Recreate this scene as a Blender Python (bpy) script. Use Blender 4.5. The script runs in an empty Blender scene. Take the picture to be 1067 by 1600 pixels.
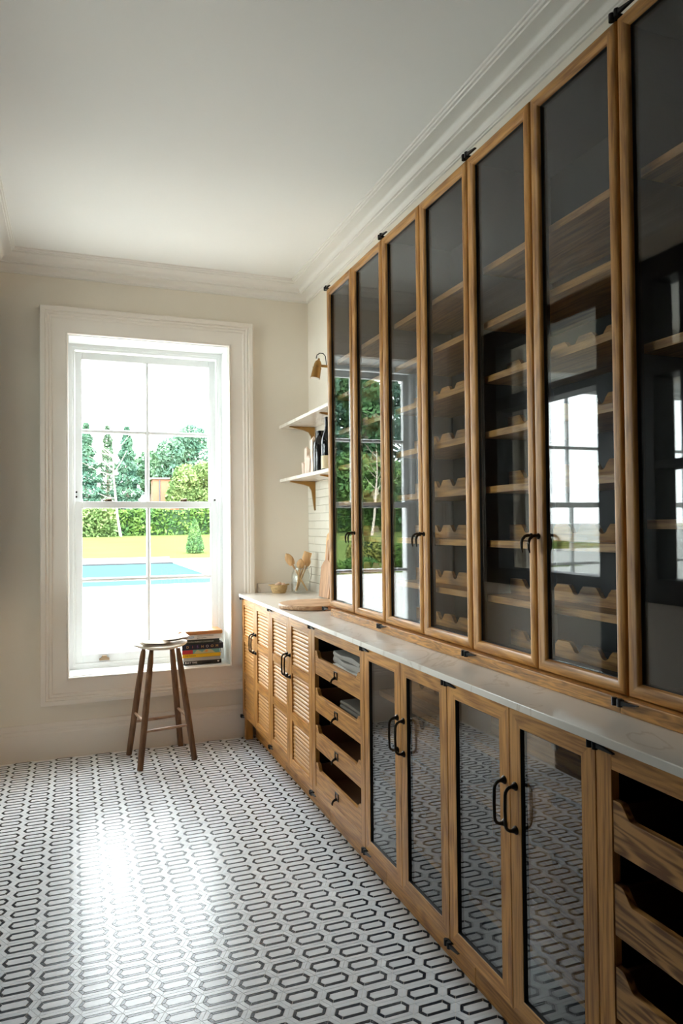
import bpy, math, random
from mathutils import Vector, Matrix
random.seed(7)
SC = bpy.context.scene
COL = SC.collection
PI = math.pi

# ------------------------------------------------------------------ camera
CAMZ = 1.3484
cam_d = bpy.data.cameras.new('camera')
cam = bpy.data.objects.new('camera', cam_d); COL.objects.link(cam)
fw = Vector((0.35264966, 0.93556987, 0.01863433)); ri = Vector((0.93575042, -0.35251267, -0.0102947)); up = Vector((0.00306257, -0.0210675, 0.99977336))
cam.matrix_world = Matrix(((ri.x, up.x, -fw.x, 0), (ri.y, up.y, -fw.y, 0), (ri.z, up.z, -fw.z, CAMZ), (0, 0, 0, 1)))
cam_d.sensor_fit = 'HORIZONTAL'; cam_d.sensor_width = 36.0
cam_d.lens = 36.0 * 1118.41 / 1067.0
cam_d.clip_start = 0.02; cam_d.clip_end = 500
SC.camera = cam

# ------------------------------------------------------------------ sky, portals, exposure
SKY = 5.0
w = bpy.data.worlds.new('overcast_sky'); SC.world = w; w.use_nodes = True
bg = w.node_tree.nodes['Background']; bg.inputs[0].default_value = (0.91, 0.96, 1.0, 1); bg.inputs[1].default_value = SKY
SC.view_settings.view_transform = 'Standard'; SC.view_settings.look = 'None'
SC.view_settings.exposure = 2.1; SC.view_settings.gamma = 1.0; SC.view_settings.use_curve_mapping = False
cy = SC.cycles
cy.use_denoising = True; cy.max_bounces = 14; cy.diffuse_bounces = 8; cy.glossy_bounces = 6; cy.transmission_bounces = 8; cy.transparent_max_bounces = 24
cy.caustics_reflective = False; cy.caustics_refractive = False; cy.sample_clamp_indirect = 6.0

WINX = [0.4645, -1.43, -2.76]         # window centres along the facade
for cx in WINX:
    l = bpy.data.lights.new('window_portal', 'AREA'); l.shape = 'RECTANGLE'; l.size = 0.98; l.size_y = 2.06
    l.cycles.is_portal = True
    o = bpy.data.objects.new('window_portal', l); COL.objects.link(o)
    o.location = (cx, 4.965, 1.49); o.rotation_euler = (-PI/2, 0, 0)

l = bpy.data.lights.new('window_portal', 'AREA'); l.shape = 'RECTANGLE'; l.size = 2.62; l.size_y = 3.82; l.cycles.is_portal = True
o = bpy.data.objects.new('window_portal', l); COL.objects.link(o); o.location = (-4.83, 2.5, 1.5); o.rotation_euler = (0, -PI/2, 0)

# ------------------------------------------------------------------ materials
def nmat(name):
    m = bpy.data.materials.new(name); m.use_nodes = True
    nt = m.node_tree; b = nt.nodes['Principled BSDF']
    return m, nt, b
def plain(name, col, rough=0.5, metal=0.0, var=0.0, vscale=8.0, bump=0.0, spec=0.5):
    m, nt, b = nmat(name)
    b.inputs['Base Color'].default_value = (*col, 1); b.inputs['Roughness'].default_value = rough; b.inputs['Metallic'].default_value = metal
    b.inputs['Specular IOR Level'].default_value = spec
    if var or bump:
        tc = nt.nodes.new('ShaderNodeTexCoord'); nz = nt.nodes.new('ShaderNodeTexNoise')
        nz.inputs['Scale'].default_value = vscale; nz.inputs['Detail'].default_value = 4
        nt.links.new(tc.outputs['Object'], nz.inputs['Vector'])
        if var:
            mx = nt.nodes.new('ShaderNodeMix'); mx.data_type = 'RGBA'
            mx.inputs[6].default_value = (*[c*(1-var) for c in col], 1); mx.inputs[7].default_value = (*[min(1, c*(1+var)) for c in col], 1)
            nt.links.new(nz.outputs['Fac'], mx.inputs[0]); nt.links.new(mx.outputs[2], b.inputs['Base Color'])
        if bump:
            bp = nt.nodes.new('ShaderNodeBump'); bp.inputs['Strength'].default_value = bump; bp.inputs['Distance'].default_value = 0.01
            nt.links.new(nz.outputs['Fac'], bp.inputs['Height']); nt.links.new(bp.outputs[0], b.inputs['Normal'])
    return m
def wood(name, axis, light, dark, rough=0.42, fine=70.0, band=9.0, contrast=0.6, ring=0.09):
    m, nt, b = nmat(name); N = nt.nodes.new; L = nt.links.new
    tc = N('ShaderNodeTexCoord'); oi = N('ShaderNodeObjectInfo')
    ad = N('ShaderNodeVectorMath'); ad.operation = 'ADD'
    mul = N('ShaderNodeMath'); mul.operation = 'MULTIPLY'; mul.inputs[1].default_value = 37.0
    L(oi.outputs['Random'], mul.inputs[0]); L(tc.outputs['Object'], ad.inputs[0]); L(mul.outputs[0], ad.inputs[1])
    def mapped(across, along):
        mp = N('ShaderNodeMapping'); s = [across]*3; s['XYZ'.index(axis)] = along
        mp.inputs['Scale'].default_value = s; L(ad.outputs[0], mp.inputs['Vector']); return mp
    n1 = N('ShaderNodeTexNoise'); n1.inputs['Scale'].default_value = 1.0; n1.inputs['Detail'].default_value = 5; n1.inputs['Roughness'].default_value = 0.6
    L(mapped(fine*2.2, fine/9).outputs[0], n1.inputs['Vector'])
    n2 = N('ShaderNodeTexNoise'); n2.inputs['Scale'].default_value = 1.0; n2.inputs['Detail'].default_value = 2
    L(mapped(band, band/7).outputs[0], n2.inputs['Vector'])
    # ring bands: sine of the low noise
    m1 = N('ShaderNodeMath'); m1.operation = 'MULTIPLY'; m1.inputs[1].default_value = 62.0; L(n2.outputs['Fac'], m1.inputs[0])
    m2 = N('ShaderNodeMath'); m2.operation = 'SINE'; L(m1.outputs[0], m2.inputs[0])
    m3 = N('ShaderNodeMath'); m3.operation = 'MULTIPLY_ADD'; m3.inputs[1].default_value = ring; m3.inputs[2].default_value = 0.0; L(m2.outputs[0], m3.inputs[0])
    m4 = N('ShaderNodeMath'); m4.operation = 'ADD'; L(n1.outputs['Fac'], m4.inputs[0]); L(m3.outputs[0], m4.inputs[1])
    rp = N('ShaderNodeValToRGB'); e = rp.color_ramp.elements
    e[0].position = 0.5-0.32*contrast; e[0].color = (*dark, 1); e[1].position = 0.5+0.22*contrast; e[1].color = (*light, 1)
    L(m4.outputs[0], rp.inputs[0])
    hv = N('ShaderNodeHueSaturation'); mr = N('ShaderNodeMapRange'); mr.inputs['To Min'].default_value = 0.9; mr.inputs['To Max'].default_value = 1.1
    L(oi.outputs['Random'], mr.inputs[0]); L(mr.outputs[0], hv.inputs['Value']); L(rp.outputs[0], hv.inputs['Color'])
    L(hv.outputs[0], b.inputs['Base Color']); b.inputs['Roughness'].default_value = rough
    bp = N('ShaderNodeBump'); bp.inputs['Strength'].default_value = 0.07; bp.inputs['Distance'].default_value = 0.002
    L(n1.outputs['Fac'], bp.inputs['Height']); L(bp.outputs[0], b.inputs['Normal'])
    return m
def glassmat(name, tint=(0.97, 0.985, 0.975), ior=1.52):
    m, nt, b = nmat(name); nt.nodes.remove(b); N = nt.nodes.new; L = nt.links.new
    out = nt.nodes['Material Output']
    g = N('ShaderNodeNewGeometry'); ma = N('ShaderNodeMath'); ma.operation = 'MULTIPLY_ADD'; ma.inputs[1].default_value = -0.8479; ma.inputs[2].default_value = ior
    L(g.outputs['Backfacing'], ma.inputs[0])
    ma.inputs[1].default_value = 1/ior - ior
    fr = N('ShaderNodeFresnel'); L(ma.outputs[0], fr.inputs['IOR'])
    tr = N('ShaderNodeBsdfTransparent'); tr.inputs[0].default_value = (*tint, 1)
    gl = N('ShaderNodeBsdfGlossy'); gl.inputs['Roughness'].default_value = 0.0
    mx = N('ShaderNodeMixShader'); L(fr.outputs[0], mx.inputs[0]); L(tr.outputs[0], mx.inputs[1]); L(gl.outputs[0], mx.inputs[2])
    L(mx.outputs[0], out.inputs['Surface'])
    return m
def marble(name, col, vein, rough=0.2, scale=1.6, amount=0.35):
    m, nt, b = nmat(name); N = nt.nodes.new; L = nt.links.new
    tc = N('ShaderNodeTexCoord'); nz = N('ShaderNodeTexNoise'); nz.inputs['Scale'].default_value = scale; nz.inputs['Detail'].default_value = 6; nz.inputs['Distortion'].default_value = 1.2
    L(tc.outputs['Object'], nz.inputs['Vector'])
    s = N('ShaderNodeMath'); s.operation = 'SUBTRACT'; s.inputs[1].default_value = 0.5; L(nz.outputs['Fac'], s.inputs[0])
    a = N('ShaderNodeMath'); a.operation = 'ABSOLUTE'; L(s.outputs[0], a.inputs[0])
    rp = N('ShaderNodeValToRGB'); e = rp.color_ramp.elements; e[0].position = 0.0; e[0].color = (*vein, 1); e[1].position = 0.012; e[1].color = (*col, 1)
    L(a.outputs[0], rp.inputs[0])
    mx = N('ShaderNodeMix'); mx.data_type = 'RGBA'; mx.inputs[0].default_value = amount; mx.inputs[6].default_value = (*col, 1)
    L(rp.outputs[0], mx.inputs[7]); L(mx.outputs[2], b.inputs['Base Color']); b.inputs['Roughness'].default_value = rough
    return m
def stone(name, c0, c1, rough, scale=30.0):
    m, nt, b = nmat(name); N = nt.nodes.new; L = nt.links.new
    g = N('ShaderNodeNewGeometry'); mp = N('ShaderNodeMapping'); mp.inputs['Scale'].default_value = (scale*0.4, scale*1.6, 1)
    L(g.outputs['Position'], mp.inputs['Vector'])
    nz = N('ShaderNodeTexNoise'); nz.inputs['Scale'].default_value = 1; nz.inputs['Detail'].default_value = 4; L(mp.outputs[0], nz.inputs['Vector'])
    rp = N('ShaderNodeValToRGB'); e = rp.color_ramp.elements; e[0].position = 0.3; e[0].color = (*c0, 1); e[1].position = 0.65; e[1].color = (*c1, 1)
    L(nz.outputs['Fac'], rp.inputs[0]); L(rp.outputs[0], b.inputs['Base Color']); b.inputs['Roughness'].default_value = rough; b.inputs['Specular IOR Level'].default_value = 0.28
    return m
OAK_L, OAK_D = (0.60, 0.288, 0.072), (0.31, 0.124, 0.025)
oak = {a: wood('oak_grain_'+a.lower(), a, OAK_L, OAK_D) for a in 'XYZ'}
oak_dark = {a: wood('oak_inside_'+a.lower(), a, (0.46, 0.26, 0.11), (0.26, 0.13, 0.05), 0.5) for a in 'Y'}
carcass = plain('charcoal_lining', (0.014, 0.0155, 0.016), 0.55)
iron = plain('black_iron', (0.012, 0.012, 0.013), 0.38, 0.6)
bronze = plain('dark_bronze', (0.035, 0.028, 0.022), 0.28, 0.9)
glass = glassmat('cabinet_glass', (0.90, 0.92, 0.92), 1.52); base_glass = glassmat('base_door_glass', (0.86, 0.87, 0.875), 2.05); wglass = glassmat('window_glass')
quartz = marble('white_quartz', (0.76, 0.71, 0.645), (0.42, 0.32, 0.22), 0.22)
wall_m = plain('warm_white_paint', (0.80, 0.738, 0.64), 0.75, var=0.02, vscale=3)
trim_m = plain('trim_paint', (0.81, 0.745, 0.675), 0.45)
ceil_m = plain('ceiling_paint', (0.90, 0.885, 0.855), 0.8)
sash_m = plain('white_sash_paint', (0.80, 0.81, 0.80), 0.4)
black_m = plain('black_screen_paint', (0.008, 0.008, 0.010), 0.45)
brass = plain('aged_brass', (0.36, 0.20, 0.06), 0.36, 0.8, var=0.15, vscale=40)
tile_w = stone('white_marble_tile', (0.72, 0.745, 0.785), (0.84, 0.865, 0.90), 0.25)
tile_d = stone('charcoal_marble_tile', (0.018, 0.022, 0.030), (0.036, 0.042, 0.055), 0.25)
grout = plain('pale_grout', (0.80, 0.79, 0.77), 0.7)

# ------------------------------------------------------------------ mesh helpers
class MB:
    def __init__(s): s.v = []; s.f = []; s.m = []
    def poly(s, pts, mi=0):
        i = len(s.v); s.v += [tuple(p) for p in pts]; s.f.append(tuple(range(i, i+len(pts)))); s.m.append(mi)
    def box(s, x0, x1, y0, y1, z0, z1, mi=0):
        i = len(s.v)
        s.v += [(x0,y0,z0),(x1,y0,z0),(x1,y1,z0),(x0,y1,z0),(x0,y0,z1),(x1,y0,z1),(x1,y1,z1),(x0,y1,z1)]
        for q in ((0,3,2,1),(4,5,6,7),(0,1,5,4),(1,2,6,5),(2,3,7,6),(3,0,4,7)): s.f.append(tuple(i+k for k in q)); s.m.append(mi)
        return s
    def prism(s, pts, axis, c0, c1, mi=0):
        # pts in the other two axes (cyclic order of xyz without the axis), extruded c0..c1
        def P(p, c):
            return {'X': (c, p[0], p[1]), 'Y': (p[0], c, p[1]), 'Z': (p[0], p[1], c)}[axis]
        n = len(pts); i = len(s.v)
        s.v += [P(p, c0) for p in pts] + [P(p, c1) for p in pts]
        s.f.append(tuple(range(i+n-1, i-1, -1))); s.m.append(mi); s.f.append(tuple(range(i+n, i+2*n))); s.m.append(mi)
        for k in range(n):
            j = (k+1) % n; s.f.append((i+k, i+j, i+n+j, i+n+k)); s.m.append(mi)
        return s
    def frame(s, axis, c0, sg, a0, a1, b0, b1, prof, mh=0, mv=0, closed=True):
        # mitred rectangular frame: profile of (inset, depth); X: a=Y,b=Z ; Y: a=X,b=Z ; Z: a=X,b=Y
        def P(a, b, d):
            c = c0+sg*d
            return {'X': (c, a, b), 'Y': (a, c, b), 'Z': (a, b, c)}[axis]
        i = len(s.v); n = len(prof)
        for u, d in prof: s.v += [P(a0+u, b0+u, d), P(a1-u, b0+u, d), P(a1-u, b1-u, d), P(a0+u, b1-u, d)]
        for k in range(n if closed else n-1):
            j = (k+1) % n
            for q in range(4):
                r = (q+1) % 4
                s.f.append((i+4*k+q, i+4*k+r, i+4*j+r, i+4*j+q)); s.m.append(mh if q in (0, 2) else mv)
        return s
    def tube(s, path, rad, seg=8, mi=0, cap=True):
        P = [Vector(p) for p in path]; n = len(P)
        R = rad if isinstance(rad, (list, tuple)) else [rad]*n
        i = len(s.v); ref = None
        for k in range(n):
            t = (P[min(k+1, n-1)]-P[max(k-1, 0)]).normalized()
            if ref is None:
                ref = Vector((0, 0, 1)) if abs(t.z) < 0.9 else Vector((1, 0, 0))
            a = (ref - t*ref.dot(t)).normalized(); ref = a; b = t.cross(a)
            for q in range(seg):
                an = 2*PI*q/seg; s.v.append(tuple(P[k]+(a*math.cos(an)+b*math.sin(an))*R[k]))
        for k in range(n-1):
            for q in range(seg):
                r = (q+1) % seg
                s.f.append((i+k*seg+q, i+k*seg+r, i+(k+1)*seg+r, i+(k+1)*seg+q)); s.m.append(mi)
        if cap:
            s.f.append(tuple(i+q for q in range(seg-1, -1, -1))); s.m.append(mi)
            s.f.append(tuple(i+(n-1)*seg+q for q in range(seg))); s.m.append(mi)
        return s
    def lathe(s, prof, c, seg=24, mi=0, tilt=None):
        i = len(s.v); n = len(prof); c = Vector(c)
        for r, z in prof:
            for q in range(seg):
                an = 2*PI*q/seg; p = Vector((r*math.cos(an), r*math.sin(an), z))
                if tilt is not None: p = tilt @ p
                s.v.append(tuple(c+p))
        for k in range(n-1):
            for q in range(seg):
                r = (q+1) % seg
                s.f.append((i+k*seg+q, i+k*seg+r, i+(k+1)*seg+r, i+(k+1)*seg+q)); s.m.append(mi)
        s.f.append(tuple(i+q for q in range(seg-1, -1, -1))); s.m.append(mi)
        s.f.append(tuple(i+(n-1)*seg+q for q in range(seg))); s.m.append(mi)
        return s
    def build(s, name, mats, parent=None, smooth=False, bevel=0.0, loc=None, angle=40):
        if not isinstance(mats, (list, tuple)): mats = [mats]
        me = bpy.data.meshes.new(name)
        off = Vector(loc) if loc is not None else Vector((0, 0, 0))
        po = Vector((0, 0, 0)); q = parent
        while q is not None: po += q.location; q = q.parent
        me.from_pydata([tuple(Vector(p)-off-(po if loc is None else Vector((0, 0, 0)))) for p in s.v], [], s.f)
        for mt in mats: me.materials.append(mt)
        if len(mats) > 1: me.polygons.foreach_set('material_index', s.m)
        me.validate(); me.update()
        import bmesh
        bm = bmesh.new(); bm.from_mesh(me); bmesh.ops.recalc_face_normals(bm, faces=bm.faces); bm.to_mesh(me); bm.free()
        if smooth:
            me.polygons.foreach_set('use_smooth', [True]*len(me.polygons)); me.set_sharp_from_angle(angle=math.radians(angle))
        o = bpy.data.objects.new(name, me); COL.objects.link(o)
        if parent is not None: o.parent = parent
        if loc is not None: o.location = off-po
        if bevel:
            b = o.modifiers.new('bevel', 'BEVEL'); b.width = bevel; b.segments = 2; b.limit_method = 'ANGLE'; b.angle_limit = math.radians(50)
        return o
def thing(name, label, cat, loc=(0, 0, 0), group=None):
    o = bpy.data.objects.new(name, None); COL.objects.link(o); o.location = loc; o.empty_display_size = 0.05
    o['label'] = label; o['category'] = cat
    if group: o['group'] = group
    return o
def tag(o, label, cat, group=None):
    o['label'] = label; o['category'] = cat
    if group: o['group'] = group
    return o
def struct(o): o['kind'] = 'structure'; return o
def sempty(name, loc=(0, 0, 0)):
    o = bpy.data.objects.new(name, None); COL.objects.link(o); o.location = loc; o['kind'] = 'structure'; return o
def arc(cx, cz, r, a0, a1, n):
    return [(cx+r*math.cos(math.radians(a0+(a1-a0)*k/n)), cz+r*math.sin(math.radians(a0+(a1-a0)*k/n))) for k in range(n+1)]

# ------------------------------------------------------------------ room shell
XL, XR, YB, YN, ZC = -0.45, 1.49, 4.558, -1.4, 2.945
XO = -4.6                       # far side of the neighbouring room
OPW, OPZ0, OPZ1 = 0.4825, 0.467, 2.506
def wall_with_holes(name, x0, x1, holes, mat, y0=YB, y1=4.96):
    b = MB(); xs = x0
    for cx in sorted(holes):
        b.box(xs, cx-OPW, y0, y1, -0.15, ZC+0.1); b.box(cx-OPW, cx+OPW, y0, y1, -0.15, OPZ0); b.box(cx-OPW, cx+OPW, y0, y1, OPZ1, ZC+0.1); xs = cx+OPW
    b.box(xs, x1, y0, y1, -0.15, ZC+0.1)
    return struct(b.build(name, mat))
wall_with_holes('wall_back', XL, XR+0.3, [WINX[0]], wall_m)
wall_with_holes('wall_side_room_back', XO-0.2, XL, WINX[1:], wall_m)
wall_right = struct(MB().box(XR, XR+0.3, YN-0.2, YB, -0.15, ZC+0.1).build('wall_right', wall_m))
struct(MB().box(XO-0.2, XR, YN-0.2, YN, -0.15, ZC+0.1).build('wall_near', plain('low_bounce_dark', (0.05, 0.05, 0.052), 0.6)))  # unseen wall, coloured dark to cut bounced light at the near end
struct(MB().box(XO-0.2, XO, YN, 0.6, -0.15, ZC+0.1).box(XO-0.2, XO, 4.4, YB, -0.15, ZC+0.1).box(XO-0.2, XO, 0.6, 4.4, -0.15, 0.20).box(XO-0.2, XO, 0.6, 4.4, 2.80, ZC+0.1).build('wall_side_room_far', wall_m))
W5 = sempty('window_5', (XO, 2.6, 0))  # unseen window, added to pour daylight through the black screens
MB().frame('X', XO-0.05, 1, 0.6, 4.4, 0.20, 2.80, [(0, -0.1), (0, 0.02), (0.05, 0.02), (0.05, -0.1)]).box(XO-0.14, XO-0.04, 1.84, 1.90, 0.25, 2.75).box(XO-0.14, XO-0.04, 3.10, 3.16, 0.25, 2.75).build('window_frame', sash_m, W5)
for (a_, c_) in ((0.65, 1.84), (1.90, 3.10), (3.16, 4.35)): MB().box(XO-0.095, XO-0.09, a_, c_, 0.25, 2.75).build('pane', wglass, W5)
b = MB()          # left wall with openings for the black glazed screens
b.box(XL-0.15, XL, YN, YB, 2.72, ZC+0.1); b.box(XL-0.15, XL, 3.30, YB, -0.15, 0.93); b.box(XL-0.15, XL, 2.60, 2.98, -0.15, 0.93)
struct(b.build('wall_left', wall_m))
struct(MB().box(-2.05, -1.90, YN, 0.95, -0.15, ZC).box(-2.05, XL, 0.95, 1.05, -0.15, 2.72).box(-2.05, XL-0.15, 0.95, 1.05, 2.72, ZC).build('wall_light_block', bpy.data.materials['low_bounce_dark']))  # unseen dark partition, added to hold side-room light off the near cabinets
struct(MB().box(XO-0.2, XR+0.3, YN-0.2, 4.96, ZC, ZC+0.1).build('ceiling', ceil_m))
floor = struct(MB().box(XL-0.15, XR, YN, YB, -0.12, -0.0012).build('floor', grout))
struct(MB().box(XO, XL-0.15, YN, YB, -0.12, 0.0).build('floor_side_room', plain('side_room_stone', (0.72, 0.70, 0.66), 0.4)))
# cornice round the room
prof = [(0.0, 0.0), (0.155, 0.0), (0.155, 0.009), (0.149, 0.011), (0.147, 0.018), (0.139, 0.020), (0.137, 0.026)]
prof += [(0.137-0.055*math.sin(t*PI/2/6), 0.026+0.030*(1-math.cos(t*PI/2/6))) for t in range(1, 7)]
prof += [(0.080, 0.061), (0.070, 0.062), (0.069, 0.069), (0.060, 0.070)]
prof += [(0.060-0.044*math.sin(t*PI/2/6), 0.070+0.022*(1-math.cos(t*PI/2/6))) for t in range(1, 7)]
prof += [(0.014, 0.097), (0.008, 0.098), (0.008, 0.104), (0.0, 0.104)]
struct(MB().frame('Z', ZC, -1, XL, XR, YN, YB, prof).build('trim_1', plain('cornice_paint', (0.84, 0.805, 0.755), 0.5), smooth=True, angle=35))
# skirting
sk = [(0, 0), (0.020, 0), (0.020, 0.150), (0.017, 0.156), (0.017, 0.170), (0.012, 0.176), (0.014, 0.186), (0.010, 0.196), (0.006, 0.205), (0, 0.207)]
struct(MB().prism([(YB-u, z) for u, z in sk], 'X', XL, 1.08).build('baseboard_back', trim_m))

# ------------------------------------------------------------------ sash windows
def make_window(n, cx, detail):
    W = sempty('window_%d' % n, (cx, YB, 0))
    L, Rr = cx-OPW, cx+OPW
    cp = [(0, -0.001), (0, 0.040), (0.003, 0.043), (0.026, 0.043), (0.029, 0.035), (0.036, 0.038), (0.043, 0.036), (0.047, 0.028), (0.055, 0.030), (0.062, 0.028), (0.066, 0.022), (0.076, 0.020), (0.143, 0.020), (0.146, 0.026), (0.1525, 0.026), (0.1545, 0.022), (0.1545, -0.001)]
    MB().frame('Y', YB, -1, L-0.1545, Rr+0.1545, OPZ0-0.1545, OPZ1+0.1545, cp).build('casing', trim_m, W, smooth=True, angle=25)
    # lining of the deep reveal
    MB().frame('Y', YB, 1, L-0.004, Rr+0.004, OPZ0-0.004, OPZ1+0.004, [(0, 0.0), (0.008, 0.0), (0.008, 0.20), (0, 0.20)]).build('reveal_lining', sash_m, W)
    # box frame and beads
    MB().frame('Y', 4.757, 1, L-0.003, Rr+0.003, OPZ0-0.003, OPZ1+0.003, [(0, 0), (0.026, 0), (0.029, 0.004), (0.040, 0.004), (0.043, 0.008), (0.043, 0.018), (0.030, 0.018), (0.030, 0.2), (0, 0.2)]).build('box_frame', sash_m, W)
    XLo, XRo = L+0.034, Rr-0.034
    def sash(nm, y, z0, z1, zbars, bot, top):
        st = 0.046
        S = MB()
        for (a, c) in ((XLo, XLo+st), (XRo-st, XRo)): S.box(a, c, y, y+0.038, z0, z1)
        S.box(XLo+st, XRo-st, y+0.001, y+0.037, z0, z0+bot); S.box(XLo+st, XRo-st, y+0.001, y+0.037, z1-top, z1)
        S = S.build(nm, sash_m, W, bevel=0.003)
        xs = [XLo+st, cx, XRo-st]; zs = [z0+bot, zbars, z1-top]
        for i in range(2):
            for j in range(2):
                MB().box(xs[i]+(0.001 if i == 0 else 0.001), xs[i+1]-0.001, y+0.016, y+0.020, zs[j]+0.001, zs[j+1]-0.001).build('pane', wglass, S)
        MB().prism([(cx-0.0125, y+0.014), (cx-0.007, y+0.003), (cx+0.007, y+0.003), (cx+0.0125, y+0.014), (cx+0.0125, y+0.034), (cx-0.0125, y+0.034)], 'Z', zs[0], zs[2]).build('glazing_bar', sash_m, S)
        for (a, c) in ((xs[0], cx-0.0125), (cx+0.0125, xs[2])):
            MB().prism([(y+0.014, zbars-0.0125), (y+0.003, zbars-0.007), (y+0.003, zbars+0.007), (y+0.014, zbars+0.0125), (y+0.034, zbars+0.0125), (y+0.034, zbars-0.0125)], 'X', a, c).build('glazing_bar', sash_m, S)
        return S
    lo = sash('lower_sash', 4.768, 0.505, 1.515, 1.020, 0.052, 0.042)
    hi = sash('upper_sash', 4.812, 1.475, 2.468, 1.965, 0.040, 0.048)
    MB().box(L, Rr, 4.765, 4.97, OPZ0-0.02, 0.503).build('sill', sash_m, W, bevel=0.004)
    if detail:
        for x in (cx-0.24, cx+0.235):
            MB().box(x-0.030, x+0.030, 4.778, 4.802, 1.515, 1.520).box(x-0.012, x+0.012, 4.782, 4.798, 1.520, 1.530).tube([(x-0.028, 4.79, 1.526), (x+0.014, 4.79, 1.530)], [0.004, 0.006], 8).build('sash_lock', plain('lock_bronze', (0.16, 0.09, 0.05), 0.35, 0.8), W, bevel=0.001)
        for x, z in ((XLo+0.012, 1.545), (XLo+0.012, 1.575), (XRo-0.012, 1.527)):
            MB().tube([(x, 4.812, z), (x, 4.800, z)], 0.006, 12).build('sash_stop', bronze, W)
        x = cx-0.275
        MB().prism([(x-0.030, 0.515), (x+0.030, 0.515), (x+0.030, 0.528), (x+0.016, 0.534), (x+0.014, 0.545), (x-0.014, 0.545), (x-0.016, 0.534), (x-0.030, 0.528)], 'Y', 4.752, 4.768).build('sash_lift', plain('lift_brass', (0.36, 0.24, 0.14), 0.4, 0.7), W, bevel=0.002)
    return W
make_window(1, WINX[0], True); make_window(3, WINX[1], False); make_window(4, WINX[2], False)

# ------------------------------------------------------------------ black glazed screens in the left wall
W2 = sempty('window_2', (XL, 3.0, 0))
def bar(y0, y1, z0, z1, nm='screen_frame', d=0.0): MB().box(XL-0.12, XL+0.015+d, y0, y1, z0, z1).build(nm, black_m, W2, bevel=0.004)
bar(4.33, 4.545, 0.93, 2.72); bar(3.30, 4.33, 2.59, 2.72); bar(3.30, 4.33, 2.14, 2.23, 'transom'); bar(3.30, 4.33, 0.93, 1.04, 'bottom_rail')
bar(2.98, 3.30, 0.0, 2.72, 'door_post'); bar(2.87, 2.98, 0.93, 2.72); bar(2.60, 2.70, 0.0, 2.72, 'door_post')
bar(2.70, 2.87, 2.59, 2.72); bar(2.70, 2.87, 2.10, 2.24, 'transom'); bar(2.70, 2.87, 0.93, 1.055, 'bottom_rail')
bar(2.70, 2.87, 1.62, 1.665, 'glazing_bar')
for (y0, y1) in ((3.30, 4.33), (2.70, 2.87)):
    for (z0, z1) in ((1.05, 2.10), (2.24, 2.59)):
        MB().box(XL-0.05, XL-0.045, y0, y1, z0, z1).build('pane', wglass, W2)
# unseen double doors, added: solid leaf blocks light, glazed leaf passes it
D1 = sempty('door_light_added', (XL, 1.8, 0))
for (y0, y1) in ((1.05, 1.822), (1.826, 2.60)):
    d = MB().frame('X', XL-0.01, 1, y0, y1, 0.004, 2.72, [(0, -0.05), (0, 0.02), (0.11, 0.02), (0.118, 0.012), (0.118, -0.05)]).box(XL-0.05, XL-0.012, y0+0.11, y1-0.11, 0.11, 0.94).box(XL-0.05, XL+0.009, y0+0.11, y1-0.11, 0.93, 1.05).box(XL-0.05, XL+0.009, y0+0.11, y1-0.11, 2.10, 2.20)
    if y0 < 1.5: d.box(XL-0.05, XL-0.012, y0+0.11, y1-0.11, 1.04, 2.62)
    d = d.build('leaf', black_m, D1, bevel=0.003)
    for (za, zb_) in (((1.05, 2.10), (2.20, 2.61)) if y0 > 1.5 else ()): MB().box(XL-0.03, XL-0.025, y0+0.11, y1-0.11, za, zb_).build('pane', wglass, d)
    yk = 1.76 if y0 < 1.5 else 1.89
    MB().lathe([(0.012, 0), (0.012, 0.03), (0.026, 0.04), (0.028, 0.055), (0.016, 0.064)], (XL+0.01, yk, 1.0), 20, tilt=Matrix.Rotation(PI/2, 3, 'Y')).build('knob', bronze, d, smooth=True)

# ------------------------------------------------------------------ mosaic floor
HP, CPX, HX0, HY0 = 0.0743, 0.110, 0.833, 1.9165
hh = HP/2; ta = (CPX+hh*0.5774)/2; tb = CPX-ta
def hexa(d):
    h = hh-d; a = ta-d*1.1547; c = tb-d*0.5774
    return [(a, 0), (c, h), (-c, h), (-a, 0), (-c, -h), (c, -h)]
def inset(poly, g):
    n = len(poly); out = []
    for k in range(n):
        p0, p1, p2 = Vector(poly[k-1]), Vector(poly[k]), Vector(poly[(k+1) % n])
        e1 = (p1-p0).normalized(); e2 = (p2-p1).normalized(); n1 = Vector((-e1.y, e1.x)); n2 = Vector((-e2.y, e2.x))
        bis = (n1+n2); bis = bis/max(0.2, bis.length_squared)*2
        out.append(tuple(p1+bis*g))
    return out
g = 0.0006
rings = {'white': [], 'dark': [], 'centre': [inset(hexa(0.0232), g)]}
for nm, d0, d1 in (('white', 0.0, 0.0130), ('dark', 0.0130, 0.0233)):
    A, B = hexa(d0), hexa(d1)
    for k in range(6):
        j = (k+1) % 6; rings[nm].append(inset([A[k], A[j], B[j], B[k]], g if nm == 'white' else 0.0009))
def piece_geo(poly, cx, cyy, dz=(0, 0)):
    c = Vector((sum(p[0] for p in poly)/len(poly), sum(p[1] for p in poly)/len(poly))); n = len(poly)
    top = [(cx+p[0], cyy+p[1], dz[0]*(p[0]-c.x)+dz[1]*(p[1]-c.y)) for p in poly]; bot = [(cx+p[0], cyy+p[1], -0.003) for p in poly]
    return top+bot, [tuple(range(n))]+[(k, n+k, n+(k+1) % n, (k+1) % n) for k in range(n)]
PMESH = {}
for nm, lst in rings.items():
    for k, poly in enumerate(lst):
        me = bpy.data.meshes.new('mosaic_'+nm); v, f = piece_geo(poly, 0, 0); me.from_pydata(v, [], f); me.materials.append(tile_d if nm == 'dark' else tile_w); PMESH[(nm, k)] = me
cells = []
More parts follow.
